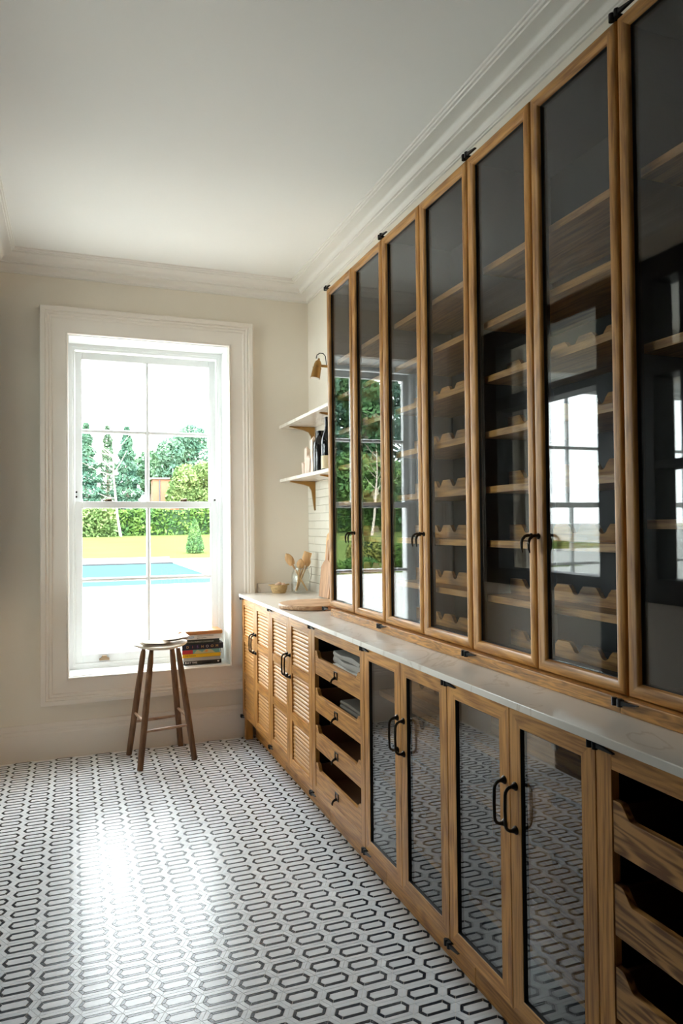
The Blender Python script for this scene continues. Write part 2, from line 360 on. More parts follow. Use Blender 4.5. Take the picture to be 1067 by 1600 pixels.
k0 = int((HX0-XL)/CPX)+1
for i in range(-k0, 4):
    for j in range(-46, 37):
        x = HX0+i*CPX; y = HY0+j*HP+(hh if i % 2 else 0)
        if XL+ta*0.6 < x < 1.18 and YN < y < YB-0.01: cells.append((x, y))
def pix(x, y):
    d = Vector((x, y, -CAMZ)); z = d.dot(fw)
    if z < 0.2: return None
    return 533.5+1118.4*d.dot(ri)/z, 800-1118.4*d.dot(up)/z, z
def score(c):
    p = pix(*c)
    if p is None: return 1e6
    inside = -20 < p[0] < 1090 and p[1] < 1615 and c[0] < 1.13
    return p[2] + (0 if inside else 1000)
cells.sort(key=score)
rest = {'white': ([], []), 'dark': ([], []), 'centre': ([], [])}
count = {'white': 0, 'dark': 0, 'centre': 0}
NAMES = {'white': 'white_border_tile', 'dark': 'charcoal_border_tile', 'centre': 'white_centre_tile'}
for (x, y) in cells:
    for nm, lst in rings.items():
        for k, poly in enumerate(lst):
            if count[nm] < 300 and score((x, y)) < 900:
                count[nm] += 1
                o = bpy.data.objects.new(NAMES[nm], PMESH[(nm, k)]); COL.objects.link(o); o.parent = floor; o.location = (x, y, 0)
                c = Vector((sum(p[0] for p in poly)/len(poly), sum(p[1] for p in poly)/len(poly), 0))
                rx, ry = random.gauss(0, 0.0035), random.gauss(0, 0.0035); o.rotation_euler = (rx, ry, 0); o.location.z = -(rx*c.y-ry*c.x)
            else:
                v, f = piece_geo(poly, x, y, (random.gauss(0, 0.0035), random.gauss(0, 0.0035))); V, F = rest[nm]; i0 = len(V); V += v; F += [tuple(i0+q for q in ff) for ff in f]
for nm, (V, F) in rest.items():
    me = bpy.data.meshes.new(NAMES[nm]+'s'); me.from_pydata(V, [], F); me.materials.append(tile_d if nm == 'dark' else tile_w)
    o = bpy.data.objects.new(NAMES[nm]+'s', me); COL.objects.link(o); o.parent = floor; o['kind'] = 'stuff'

# ------------------------------------------------------------------ wall tiles above the worktop
tw = plain('glazed_white_tile', (0.74, 0.71, 0.62), 0.25, var=0.03, vscale=6)
row = 0
z = 0.979
while z < 1.60:
    y = YB-0.012-(0.12 if row % 2 else 0.0)
    first = True
    ys = []
    yy = YB-0.001
    if row % 2: ys.append((yy-0.12, yy)); yy -= 0.1215
    while yy > 3.31: ys.append((max(3.292, yy-0.24), yy)); yy -= 0.2415
    for (ya, yc) in ys:
        MB().box(XR-0.009-random.random()*0.0012, XR, ya, yc, z, min(z+0.0485, 1.632)).build('wall_tile', tw, wall_right, bevel=0.0015)
    z += 0.05; row += 1

# ------------------------------------------------------------------ worktop
wt = thing('worktop', 'long pale quartz worktop with faint brown veins over the base cabinets', 'worktop', (1.24, 2.5, 0.90))
MB().prism([(0.994, 0.56), (XR-0.001, 0.56), (XR-0.001, YB-0.001), (1.125, YB-0.001), (1.125, 4.512), (0.994, 4.512)], 'Z', 0.9005, 0.92).build('slab', quartz, wt, bevel=0.002)
MB().box(1.127, XR-0.001, YB-0.020, YB-0.001, 0.9202, 0.977).build('upstand', quartz, wt, bevel=0.0015)
MB().box(XR-0.020, XR-0.001, 3.30, YB-0.021, 0.9202, 0.977).build('upstand', quartz, wt, bevel=0.0015)

# ------------------------------------------------------------------ shared cabinet pieces
XB = 1.015           # face of the base doors
def pull_handle(y, parent, x=XB, z0=0.598, z1=0.705, mirror=1):
    zm = (z0+z1)/2; m = MB()
    path = [(x, y, z1), (x-0.010, y, z1)] + [(x-0.012-0.018*math.sin(t*PI/8), y, z1-0.018*(1-math.cos(t*PI/8))) for t in range(0, 5)]
    path += [(x-0.031, y, zm)] + [(2*0+p[0], y, 2*zm-p[2]) for p in reversed(path)]
    m.tube(path, 0.0043, 8)
    for zz in (z0, z1): m.lathe([(0.011, 0), (0.0105, 0.003), (0.007, 0.006), (0.005, 0.012)], (x, y, zz), 12, tilt=Matrix.Rotation(-PI/2, 3, 'Y'))
    return m.build('handle', bronze, parent, smooth=True)
def hook_handle(y, parent, x, z=1.314, mirror=1):
    m = MB()
    path = [(x+0.002, y, z), (x-0.012, y, z+0.002), (x-0.022, y, z-0.001), (x-0.029, y, z-0.008), (x-0.032, y, z-0.018), (x-0.0315, y, z-0.032), (x-0.029, y, z-0.044)]
    m.tube(path, [0.0046, 0.0044, 0.0044, 0.0042, 0.004, 0.0034, 0.0022], 8)
    m.lathe([(0.0085, 0), (0.0085, 0.003), (0.006, 0.006)], (x+0.001, y, z), 12, tilt=Matrix.Rotation(-PI/2, 3, 'Y'))
    return m.build('handle', bronze, parent, smooth=True)
def pivot(y, z, parent, x, upw):
    m = MB(); s = 1 if upw else -1
    for dy in (0.011, -0.006):
        m.tube([(x-0.006, y+dy, z-0.002*s), (x-0.006, y+dy, z+0.016*s)], 0.0065, 10)
    m.prism([(y-0.004, z+0.002*s), (y-0.060, z+0.002*s), (y-0.060, z+0.004*s), (y-0.004, z+0.014*s)], 'X', x-0.009, x-0.002)
    m.box(x-0.004, x+0.012, y-0.010, y+0.015, min(z, z+0.006*s), max(z, z+0.006*s))
    return m.build('pivot_hinge', iron, parent)
ROUND = [(0.0012, -0.020), (0.0012, 0.000), (0.0005, 0.004), (0.002, 0.009), (0.006, 0.0125), (0.011, 0.0145), (0.017, 0.015), (0.023, 0.0140), (0.028, 0.0115), (0.032, 0.0075), (0.034, 0.002), (0.034, -0.020)]
FLAT = [(0.0, -0.020), (0.0, -0.001), (0.001, 0.0), (0.0435, 0.0), (0.0445, -0.001), (0.0445, -0.020)]

rebate_shade = plain('rebate_shade_black', (0.006, 0.005, 0.005), 0.6)  # black strip paints in the shade of the rebate beside the glass
# ------------------------------------------------------------------ louvred cabinets
def base_body(parent, y0, y1, m=carcass, foot=False, floor_z=0.15):
    bb = MB()
    bb.box(1.036, 1.478, y0+0.0005, y0+0.016, 0.15, 0.899); bb.box(1.036, 1.478, y1-0.016, y1-0.0005, 0.15, 0.899)
    bb.box(1.475, 1.485, y0+0.0005, y1-0.0005, 0.15, 0.899); bb.box(1.036, 1.475, y0+0.016, y1-0.016, 0.15, 0.168); bb.box(1.036, 1.475, y0+0.016, y1-0.016, 0.885, 0.899)
    bb.build('body', m, parent)
    pl = MB()
    if foot:
        pl.box(1.06, 1.080, y0+0.0005, y1-0.30, 0.0005, 0.149)
        pl.box(1.10, 1.116, y1-0.30, y1-0.03, 0.0005, 0.149)
        pl.build('plinth', oak['Y'], parent)
        MB().box(1.028, 1.075, y1-0.034, y1-0.001, 0.0005, 0.149).build('foot', oak['Z'], parent, bevel=0.002)
    else:
        pl.box(1.098, 1.114, y0+0.0005, y1-0.0005, 0.0005, 0.149).build('plinth', oak['Y'], parent)
slat_oak = wood('slat_oak', 'Y', OAK_L, (0.42, 0.20, 0.058), fine=40, contrast=0.9, ring=0.03)
def louvre_door(y0, y1, parent, hy):
    D = MB().frame('X', XB, -1, y0+0.001, y1-0.001, 0.151, 0.8955, FLAT, 1, 0)
    for (a, c) in ((0.3875, 0.428), (0.620, 0.660)): D.box(XB+0.001, XB+0.020, y0+0.045, y1-0.045, a, c, 1)
    D = D.build('door', [oak['Z'], oak['Y']], parent)
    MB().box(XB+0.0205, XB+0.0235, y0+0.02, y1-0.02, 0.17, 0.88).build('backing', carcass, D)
    for (a, c) in ((0.1955, 0.3875), (0.428, 0.620), (0.660, 0.851)):
        n = 10; p = (c-a)/n
        for k in range(n):
            zc = a+p*(k+0.5); pts = []
            for t in range(14):
                an = 2*PI*t/14; u = 0.0100*math.cos(an); v = 0.0064*math.sin(an); th = math.radians(66)
                pts.append((XB+0.0125+u*math.cos(th)-v*math.sin(th), zc+u*math.sin(th)+v*math.cos(th)))
            MB().prism(pts, 'Y', y0+0.0462, y1-0.0462).build('slat', slat_oak, D, smooth=True, angle=60)
    pull_handle(hy, D)
    return D
for (y0, ym, y1, lab, foot) in ((3.824, 4.168, 4.511, 'louvred oak cabinet in the corner next to the window wall', False), (3.100, 3.462, 3.823, 'louvred oak cabinet between corner cabinet and open towel drawers', False)):
    T = thing('louvred_cabinet', lab, 'cabinet', ((XB+XR)/2, (y0+y1)/2, 0), 'louvred base cabinets')
    if y1 > 4:
        base_body(T, y0, y1, foot=False)
        MB().box(1.026, 1.070, y1-0.042, y1-0.001, 0.0005, 0.149).build('foot', oak['Z'], T, bevel=0.002)
    else: base_body(T, y0, y1)
    louvre_door(ym, y1, T, ym+0.024); louvre_door(y0, ym, T, ym-0.024)
    for zz, u in ((0.884, True), (0.150, False)): pivot(y1-0.004, zz, T, XB-0.002, u)

# ------------------------------------------------------------------ drawer cabinets
def drawer_front(y0, y1, z0, zt, zd):
    # outline in (Y,Z): high ends, dipped centre joined by S curves
    pts = [(y0, z0), (y1, z0), (y1, zt)]
    e = 0.018; s = 0.032
    def S(ya, yb, za, zb, n=8):
        return [(ya+(yb-ya)*t/n, za+(zb-za)*(3*(t/n)**2-2*(t/n)**3)) for t in range(n+1)]
    pts += S(y1-e, y1-e-s, zt, zd) + S(y0+e+s, y0+e, zd, zt) + [(y0, zt)]
    return pts
drawer_oak = wood('drawer_oak', 'Y', (0.50, 0.25, 0.075), (0.17, 0.065, 0.015), fine=60, band=16.0, contrast=0.8, ring=0.24)
DRAWERS = []
def drawer_cabinet(y0, y1, lab, knobs):
    T = thing('drawer_cabinet', lab, 'cabinet', ((XB+XR)/2, (y0+y1)/2, 0), 'open drawer base cabinets')
    base_body(T, y0, y1)
    fr = MB(); oy0, oy1 = y0+0.040, y1-0.045
    fr.box(XB, XB+0.020, y0+0.001, oy0, 0.151, 0.8955, 0); fr.box(XB, XB+0.020, oy1, y1-0.001, 0.151, 0.8955, 0)
    fr.box(XB+0.0005, XB+0.020, oy0, oy1, 0.151, 0.1895, 1); fr.box(XB+0.0005, XB+0.020, oy0, oy1, 0.851, 0.8955, 1)
    fr.build('face_frame', [oak['Z'], oak['Y']], T, bevel=0.001)
    for k in range(4):
        zb = 0.1910+0.1655*k
        d = MB().prism(drawer_front(oy0+0.0015, oy1-0.0015, zb, zb+0.103, zb+0.0745), 'X', XB+0.002, XB+0.018).build('drawer', (oak['Y'] if knobs else drawer_oak), T, bevel=0.001)
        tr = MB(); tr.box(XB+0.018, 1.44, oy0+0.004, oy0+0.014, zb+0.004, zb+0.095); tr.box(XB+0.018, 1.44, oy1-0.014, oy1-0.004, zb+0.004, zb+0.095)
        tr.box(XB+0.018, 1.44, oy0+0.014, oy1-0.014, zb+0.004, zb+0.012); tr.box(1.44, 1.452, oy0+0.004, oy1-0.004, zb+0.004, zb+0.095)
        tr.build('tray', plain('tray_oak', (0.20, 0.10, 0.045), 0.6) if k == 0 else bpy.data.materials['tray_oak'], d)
        if knobs:
            ym = (oy0+oy1)/2; zm = zb+0.040; h = MB()
            h.frame('X', XB+0.002, -1, ym-0.019, ym+0.019, zm-0.014, zm+0.017, [(0, 0), (0, 0.003), (0.0055, 0.003), (0.0055, 0)])
            h.tube([(XB, ym, zm-0.008), (XB-0.008, ym, zm-0.010), (XB-0.016, ym, zm-0.015), (XB-0.020, ym, zm-0.024), (XB-0.019, ym, zm-0.030)], [0.0075, 0.0055, 0.0045, 0.004, 0.003], 8)
            h.build('cup_pull', bronze, d)
    DRAWERS.append(T)
    for zz, u in ((0.884, True), (0.150, False)): pivot(y1-0.001, zz, T, XB-0.002, u)
    return T
drawer_cabinet(2.475, 3.0985, 'oak cabinet of four open drawers with dark pulls, towels inside', True)
drawer_cabinet(0.590, 1.2135, 'oak cabinet of open scooped drawers without pulls, nearest the camera', False)

# ------------------------------------------------------------------ wine racks and shelves
def rack(name, parent, y0, y1, z, x, h=0.048, t=0.014, pitch=0.1108, ph=0.0):
    pts = [(y0, z), (y1, z), (y1, z+h)]
    n = int((y1-y0)/pitch); off = ((y1-y0)-(n-1)*pitch)/2
    for k in range(n):
        c = y1-off-k*pitch
        pts += [(c+0.030, z+h), (c+0.0185, z+h-0.012)] + [(c+0.0165*math.cos(PI*q/6), z+h-0.012-0.0145*math.sin(PI*q/6)) for q in range(1, 6)] + [(c-0.0185, z+h-0.012), (c-0.030, z+h)]
    pts.append((y0, z+h))
    return MB().prism(pts, 'X', x, x+t).build(name, oak['Y'], parent)

# ------------------------------------------------------------------ glazed base cabinets
def glazed_base(y0, ym, y1, lab):
    T = thing('glazed_base_cabinet', lab, 'cabinet', ((XB+XR)/2, (y0+y1)/2, 0), 'glazed base cabinets')
    base_body(T, y0, y1)
    for z in (0.735, 0.590, 0.435, 0.285):
        MB().box(1.068, 1.474, y0+0.017, y1-0.017, z-0.020, z).build('shelf', oak['Y'], T)
        rack('wine_rack', T, y0+0.018, y1-0.018, z+0.0003, 1.15, 0.06)
    for (a, c, hy) in ((ym, y1, ym+0.024), (y0, ym, ym-0.024)):
        D = MB().frame('X', XB, -1, a+0.001, c-0.001, 0.151, 0.8955, FLAT, 1, 0).build('door', [oak['Z'], oak['Y']], T)
        MB().box(XB+0.007, XB+0.011, a+0.0466, c-0.0466, 0.1966, 0.8499).build('pane', base_glass, D)
        MB().frame('X', XB, -1, a+0.001, c-0.001, 0.151, 0.8955, [(0.0440, -0.0015), (0.0456, -0.0015), (0.0456, -0.0195), (0.0440, -0.0195)]).build('rebate_shade', rebate_shade, D)
        pull_handle(hy, D)
    for zz, u in ((0.884, True), (0.150, False)): pivot(y1-0.001, zz, T, XB-0.002, u)
glazed_base(1.8445, 2.160, 2.4735, 'glazed oak base cabinet right beside the cabinet of drawers with pulls')
glazed_base(1.215, 1.5285, 1.8430, 'glazed oak base cabinet nearer the camera, beside the scooped drawers')

# ------------------------------------------------------------------ tall glazed wall cabinets
XU = 1.183; ZU0, ZU1 = 0.9545, 2.5035; PW = 0.33255; Y0U = 3.2865
labs = ['tall glazed wall cabinet beside the open shelves, reflecting the garden window', 'tall glazed wine cabinet second from the open shelves', 'tall glazed wine cabinet third from the open shelves, reflecting a black-framed screen', 'tall glazed wall cabinet at the right edge of the picture, no wine racks seen']
for u in range(4):
    y1 = Y0U-2*PW*u; y0 = y1-2*PW+0.001; ym = (y0+y1)/2
    T = thing('wall_cabinet', labs[u], 'cabinet', ((XU+XR)/2, ym, 0.92), 'tall glazed wall cabinets')
    bb = MB(); bb.box(1.206, 1.478, y0, y0+0.016, ZU0, ZU1-0.002); bb.box(1.206, 1.478, y1-0.016, y1, ZU0, ZU1-0.002); bb.box(1.478, 1.488, y0, y1, ZU0, ZU1-0.002); bb.box(1.206, 1.478, y0+0.016, y1-0.016, ZU1-0.02, ZU1-0.002); bb.box(1.206, 1.478, y0+0.016, y1-0.016, ZU0, ZU0+0.012)
    bb.build('body', carcass, T)
    if u == 0: MB().box(1.204, 1.487, y1, y1+0.004, 0.921, ZU1-0.003).build('side_panel', oak['Z'], T)
    MB().box(1.150 if u else 1.150, 1.480, y0-0.001, y1-0.0 if u else y1-0.075, 0.9204, ZU0-0.0005).build('plinth', wood('plinth_oak', 'Y', OAK_L, (0.16, 0.07, 0.02), fine=60, band=30, contrast=0.8) if u == 0 else bpy.data.materials['plinth_oak'], T, bevel=0.002)
    shelves = (2.155, 1.98, 1.81, 1.637, 1.465, 1.297, 1.127) if u < 3 else (2.155, 1.752, 1.354)
    for z in shelves:
        MB().box(1.216, 1.477, y0+0.017, y1-0.017, z-0.021, z).build('shelf', oak['Y'], T, bevel=0.001)
        if u < 3 and z < 1.9: rack('wine_rack', T, y0+0.018, y1-0.018, z+0.0003, 1.300)
    if u < 3: rack('wine_rack', T, y0+0.018, y1-0.018, ZU0+0.0125, 1.300)
    for (a, c, hy) in ((ym, y1, ym+0.016), (y0, ym, ym-0.016)):
        D = MB().frame('X', XU, -1, a+0.0008, c-0.0008, ZU0, ZU1, ROUND, 1, 0).build('door', [oak['Z'], oak['Y']], T, smooth=True, angle=50)
        MB().frame('X', XU, -1, a+0.0008, c-0.0008, ZU0, ZU1, [(0.0335, 0.0018), (0.0347, 0.0012), (0.0347, -0.0195), (0.0335, -0.0195)]).build('rebate_shade', rebate_shade, D)
        MB().box(XU+0.002, XU+0.006, a+0.0356, c-0.0356, ZU0+0.0348, ZU1-0.0348).build('pane', glass, D)
        hook_handle(hy, D, XU-0.014)
    for zz, up_ in ((ZU1+0.0005, True), (ZU0-0.001, False)): pivot(y1-0.002, zz, T, XU-0.010 if up_ else 1.1475, up_)

# ------------------------------------------------------------------ open shelves with brass brackets
for z, lab in ((2.0085, 'upper white marble wall shelf on brass brackets'), (1.6555, 'lower white marble wall shelf holding bottles, on brass brackets')):
    T = thing('wall_shelf', lab, 'shelf', (1.39, 3.92, z-0.02), 'white wall shelves')
    MB().box(1.284, XR-0.001, 3.293, YB-0.001, z-0.020, z).build('board', quartz, T, bevel=0.0015)
    for y in (4.41, 3.815):
        zt = z-0.0203
        pts = [(XR-0.0095, zt), (1.312, zt), (1.312, zt-0.005), (1.405, zt-0.022), (1.440, zt-0.034), (1.456, zt-0.060), (1.474, zt-0.188), (XR-0.0095, zt-0.188)]
        MB().prism(pts, 'Y', y-0.010, y+0.010).build('bracket', brass, T, bevel=0.002)

# wall lamp
T = thing('wall_lamp', 'small brass wall lamp with black cord above the shelves', 'lamp', (1.40, 3.84, 2.26))
tl = Matrix.Rotation(math.radians(12), 3, 'Y')
c = Vector((1.312, 3.84, 2.262))
MB().lathe([(0.0285, -0.078), (0.0275, -0.077), (0.0245, -0.022), (0.0258, -0.021), (0.0258, -0.017), (0.0225, -0.014), (0.0215, 0.004), (0.017, 0.018), (0.010, 0.026), (0.0065, 0.028), (0.006, 0.038)], c, 24, tilt=tl).build('shade', brass, T, smooth=True, angle=30)
MB().lathe([(0.026, -0.079), (0.010, -0.0785)], c, 20, tilt=tl).build('bulb_glass', plain('lamp_inner', (0.9, 0.85, 0.75), 0.4), T)
MB().tube([(1.325, 3.84, 2.258), (XR-0.010, 3.84, 2.258)], 0.008, 10).build('arm', brass, T, smooth=True)
MB().lathe([(0.040, 0.0), (0.040, 0.006), (0.034, 0.010), (0.010, 0.010)], (XR-0.0005, 3.84, 2.258), 24, tilt=Matrix.Rotation(-PI/2, 3, 'Y')).build('wall_plate', brass, T, smooth=True, angle=30)
MB().tube([(1.303, 3.84, 2.298), (1.308, 3.84, 2.318), (1.325, 3.84, 2.330), (1.345, 3.84, 2.330), (1.358, 3.84, 2.316), (1.362, 3.84, 2.288), (1.366, 3.84, 2.264)], 0.0028, 8).build('cord', plain('black_cord', (0.01, 0.01, 0.01), 0.5), T, smooth=True)

# things on the lower shelf
ZS = 1.6558
def crystal(lab, x, y, h, r, seed):
    rnd = random.Random(seed); m = MB()
    for (dx, dy, hh_, rr) in ((0, 0, h, r), (r*0.75, r*0.35, h*0.62, r*0.7), (-r*0.7, 0.4*r, h*0.5, r*0.65), (0.1*r, -r*0.8, h*0.74, r*0.62)):
        n = 6; base = [(x+dx+rr*math.cos(2*PI*k/n+dx*50)*rnd.uniform(.8, 1.1), y+dy+rr*math.sin(2*PI*k/n+dx*50)*rnd.uniform(.8, 1.1)) for k in range(n)]
        i = len(m.v); zs = (0, hh_*0.5, hh_*0.88)
        for kz, zz in enumerate(zs):
            for p in base: m.v.append((x+dx+(p[0]-x-dx)*(1-0.06*kz)+rnd.uniform(-.003, .003), y+dy+(p[1]-y-dy)*(1-0.06*kz)+rnd.uniform(-.003, .003), ZS+zz+(rnd.uniform(-.006, .006) if kz else 0)))
        m.v.append((x+dx, y+dy, ZS+hh_))
        for kz in range(2):
            for k in range(n): m.f.append((i+kz*n+k, i+kz*n+(k+1) % n, i+(kz+1)*n+(k+1) % n, i+(kz+1)*n+k)); m.m.append(0)
        for k in range(n): m.f.append((i+2*n+k, i+2*n+(k+1) % n, i+3*n)); m.m.append(0)
        m.f.append(tuple(i+k for k in range(n-1, -1, -1))); m.m.append(0)
    return tag(m.build('rock_salt_pillar', plain('rose_crystal', (0.86, 0.70, 0.58), 0.4, var=0.16, vscale=30), loc=(x, y, ZS)), lab, 'ornament', 'pale crystal pillars')
crystal('shorter pale pink crystal pillar nearest the corner, on the lower shelf', 1.392, 4.300, 0.195, 0.026, 3)
crystal('taller pale pink crystal pillar beside the black jug, on the lower shelf', 1.392, 4.165, 0.243, 0.030, 5)
gloss = plain('black_glaze', (0.010, 0.008, 0.008), 0.12)
o = MB().lathe([(0.045, 0), (0.046, 0.004), (0.046, 0.165), (0.043, 0.185), (0.034, 0.205), (0.027, 0.222), (0.026, 0.240), (0.030, 0.252), (0.030, 0.258), (0.024, 0.258)], (1.395, 4.045, ZS), 28).build('jug', gloss, smooth=True, angle=35, loc=(1.395, 4.045, ZS))
tag(o, 'glossy black ceramic bottle jar between crystals and wine bottle', 'bottle')
T = thing('wine_bottle', 'dark wine bottle with cream label at the end of lower shelf', 'bottle', (1.375, 3.865, ZS))
bprof = [(0.034, 0), (0.0365, 0.004), (0.037, 0.170), (0.035, 0.190), (0.026, 0.215), (0.017, 0.245), (0.0145, 0.265), (0.0145, 0.305), (0.016, 0.306), (0.016, 0.316), (0.010, 0.316)]
MB().lathe(bprof, (1.375, 3.865, ZS), 28).build('glass_body', plain('bottle_black_glass', (0.006, 0.008, 0.010), 0.06), T, smooth=True, angle=35)
MB().lathe([(0.0369, 0.018), (0.0374, 0.018), (0.0374, 0.092), (0.0369, 0.092)], (1.375, 3.865, ZS), 28).build('label', plain('cream_label', (0.72, 0.60, 0.38), 0.6), T, smooth=True, angle=30)

# ------------------------------------------------------------------ things on the worktop
ZW = 0.9202
tag(MB().lathe([(0.170, 0), (0.182, 0.004), (0.185, 0.010), (0.185, 0.018), (0.181, 0.024), (0.172, 0.026)], (1.19, 3.585, ZW), 56).build('round_board', wood('board_wood', 'X', (0.60, 0.40, 0.24), (0.34, 0.17, 0.08), 0.5, fine=30, band=16), smooth=True, angle=30, loc=(1.19, 3.585, ZW)), 'round wooden serving board lying on the worktop', 'board')
# basket with eggs
T = thing('wicker_basket', 'small round wicker basket with two tab handles near the corner', 'basket', (1.240, 4.44, ZW))
wick = plain('straw_weave', (0.56, 0.39, 0.19), 0.7, var=0.3, vscale=120, bump=0.6)
m = MB()
for k in range(7):
    r = 0.040+0.0115*math.sin(k/6*PI*0.5); zz = ZW+0.0045+k*0.0075
    m.tube([(1.240+r*math.cos(2*PI*q/40), 4.44+r*math.sin(2*PI*q/40), zz+0.0016*math.sin(q*PI/1.0+k*PI)) for q in range(41)], 0.0047, 6, cap=False)
m.build('weave', wick, T, smooth=True, angle=80)
MB().lathe([(0.040, 0.0005), (0.042, 0.010), (0.001, 0.011)], (1.240, 4.44, ZW), 20).build('base', wick, T)
for sx in (-1, 1):
    MB().tube([(1.240+sx*0.047, 4.425, ZW+0.050), (1.240+sx*0.064, 4.430, ZW+0.053), (1.240+sx*0.067, 4.44, ZW+0.053), (1.240+sx*0.064, 4.450, ZW+0.053), (1.240+sx*0.047, 4.455, ZW+0.050)], 0.004, 6).build('handle', wick, T, smooth=True)
egg = plain('egg_shell', (0.72, 0.50, 0.36), 0.55, var=0.08, vscale=20)
epos = [('brown egg at the left of the wicker basket', -0.018, -0.016, 0.046), ('brown egg in the middle of the wicker basket', 0.006, 0.015, 0.052), ('brown egg at the right of the wicker basket', 0.024, -0.012, 0.047)]
for lab, dx, dy, dz in epos:
    tag(MB().lathe([(0.001, -0.018)]+[((0.0155-0.0012*math.cos(t*PI/10))*math.sin(t*PI/10), -0.018*math.cos(t*PI/10)+(0.003*math.sin(t*PI/10) if t > 5 else 0)) for t in range(1, 10)]+[(0.001, 0.0205)], (1.240+dx, 4.44+dy, ZW+dz), 16, tilt=Matrix.Rotation(0.7, 3, 'X')).build('egg', egg, smooth=True, angle=80, loc=(1.240+dx, 4.44+dy, ZW+dz)), lab, 'egg', 'eggs in the basket')
# glass jar
JX, JY = 1.366, 4.372
T = thing('glass_jar', 'clear clip-top glass jar holding wooden utensils', 'jar', (JX, JY, ZW))
jp = [(0.052, 0), (0.060, 0.004), (0.062, 0.012), (0.062, 0.100), (0.058, 0.125), (0.050, 0.142), (0.046, 0.150), (0.046, 0.160), (0.049, 0.163), (0.049, 0.170), (0.043, 0.170), (0.042, 0.150), (0.046, 0.140), (0.055, 0.122), (0.0585, 0.100), (0.0585, 0.012), (0.050, 0.007)]
MB().lathe(jp, (JX, JY, ZW), 32).build('jar_body', glassmat('jar_glass', (0.965, 0.978, 0.972)), T, smooth=True, angle=40)
steel = plain('clip_wire', (0.45, 0.43, 0.40), 0.3, 1.0)
MB().tube([(JX+0.0465*math.cos(2*PI*q/32), JY+0.0465*math.sin(2*PI*q/32), ZW+0.155) for q in range(33)], 0.0016, 6, cap=False).build('wire_ring', steel, T, smooth=True)
MB().tube([(JX+0.047, JY-0.01, ZW+0.155), (JX+0.066, JY-0.012, ZW+0.168), (JX+0.070, JY-0.004, ZW+0.158), (JX+0.071, JY-0.004, ZW+0.115), (JX+0.064, JY-0.004, ZW+0.085)], 0.0018, 6).build('clip', steel, T, smooth=True)
# wooden utensils
uw = wood('utensil_wood', 'Z', (0.66, 0.42, 0.20), (0.46, 0.26, 0.11), 0.55, fine=40)
def utensil(lab, nm, p0, p1, hl, hw, flat):
    p0, p1 = Vector(p0), Vector(p1); d = (p1-p0).normalized(); s = d.cross(Vector((0.35, 0.94, 0))).normalized(); n = s.cross(d)
    T = thing(nm, lab, 'utensil', tuple(p0), 'wooden utensils in the jar')
    MB().tube([p0, p0+(p1-p0)*0.5, p1], [0.0055, 0.0055, 0.006], 8).build('handle', uw, T, smooth=True)
    m = MB(); N = 10; rings_ = []
    for k in range(N+1):
        t = k/N
        if flat: wd = hw*(0.25+0.75*min(1, t*2.2)) if t < 0.98 else hw*0.97
        else: wd = hw*max(0.05, math.sin(PI*min(1, 0.12+0.88*t))**0.55) if t < 1 else hw*0.12
        cpt = p1+d*(hl*t-0.004)
        th = 0.0045 if flat else 0.006
        i = len(m.v)
        for q in range(10):
            an = 2*PI*q/10; dip = 0 if flat else -0.010*math.sin(PI*t)*(1-abs(math.cos(an)))*0.6
            m.v.append(tuple(cpt+s*wd*math.cos(an)+n*(th*math.sin(an)+dip)))
        if k:
            for q in range(10): m.f.append((i-10+q, i-10+(q+1) % 10, i+(q+1) % 10, i+q)); m.m.append(0)
    m.f.append(tuple(range(9, -1, -1))); m.m.append(0); m.f.append(tuple(range(len(m.v)-10, len(m.v)))); m.m.append(0)
    m.build('blade' if flat else 'bowl', uw, T, smooth=True, angle=60)
zb = ZW+0.0135
utensil('large wooden spoon leaning far left out of the glass jar', 'wooden_spoon', (JX+0.040, JY-0.010, zb), (JX-0.058, JY-0.008, zb+0.170), 0.085, 0.026, False)
utensil('low wooden spoon in the middle of the glass jar', 'wooden_spoon', (JX-0.022, JY+0.022, zb), (JX-0.014, JY-0.026, zb+0.150), 0.062, 0.024, False)
utensil('square-ended wooden spatula leaning right in the glass jar', 'wooden_spatula', (JX-0.034, JY+0.008, zb), (JX+0.020, JY-0.012, zb+0.170), 0.085, 0.026, True)
utensil('small wooden spoon leaning right behind the spatula', 'wooden_spoon', (JX-0.020, JY+0.034, zb), (JX+0.042, JY+0.006, zb+0.160), 0.052, 0.018, False)
# boards leaning on the wall
def lean(name, lab, yc0, yc1, h, xb, xt, t, mat, shape=None):
    m = MB(); e = Vector((xt-xb, 0, math.sqrt(max(0, h*h-(xt-xb)**2)))); nrm = Vector((-e.z, 0, e.x)).normalized()
    outline = shape(yc0, yc1, h) if shape else [(yc0, 0), (yc1, 0), (yc1, h), (yc0, h)]
    ee = e.normalized(); i = 0; n = len(outline); lift = abs(nrm.z*t)
    for off in (0, t):
        for (y, s) in outline:
            p = Vector((xb, y, ZW+lift+0.0005))+ee*s+nrm*off; m.v.append(tuple(p))
    m.f.append(tuple(range(n))); m.m.append(0); m.f.append(tuple(range(2*n-1, n-1, -1))); m.m.append(0)
    for k in range(n): m.f.append((k, (k+1) % n, n+(k+1) % n, n+k)); m.m.append(0)
    return tag(m.build(name, mat, bevel=0.002, loc=(xb, (yc0+yc1)/2, ZW)), lab, 'board')
def paddle(y0, y1, h):
    ym = (y0+y1)/2; hw = 0.022
    return [(y0, 0), (y1, 0), (y1, h*0.52), (y1-0.03, h*0.60), (ym+hw, h*0.66), (ym+hw, h*0.97), (ym+hw*0.5, h), (ym-hw*0.5, h), (ym-hw, h*0.97), (ym-hw, h*0.66), (y0+0.03, h*0.60), (y0, h*0.52)]
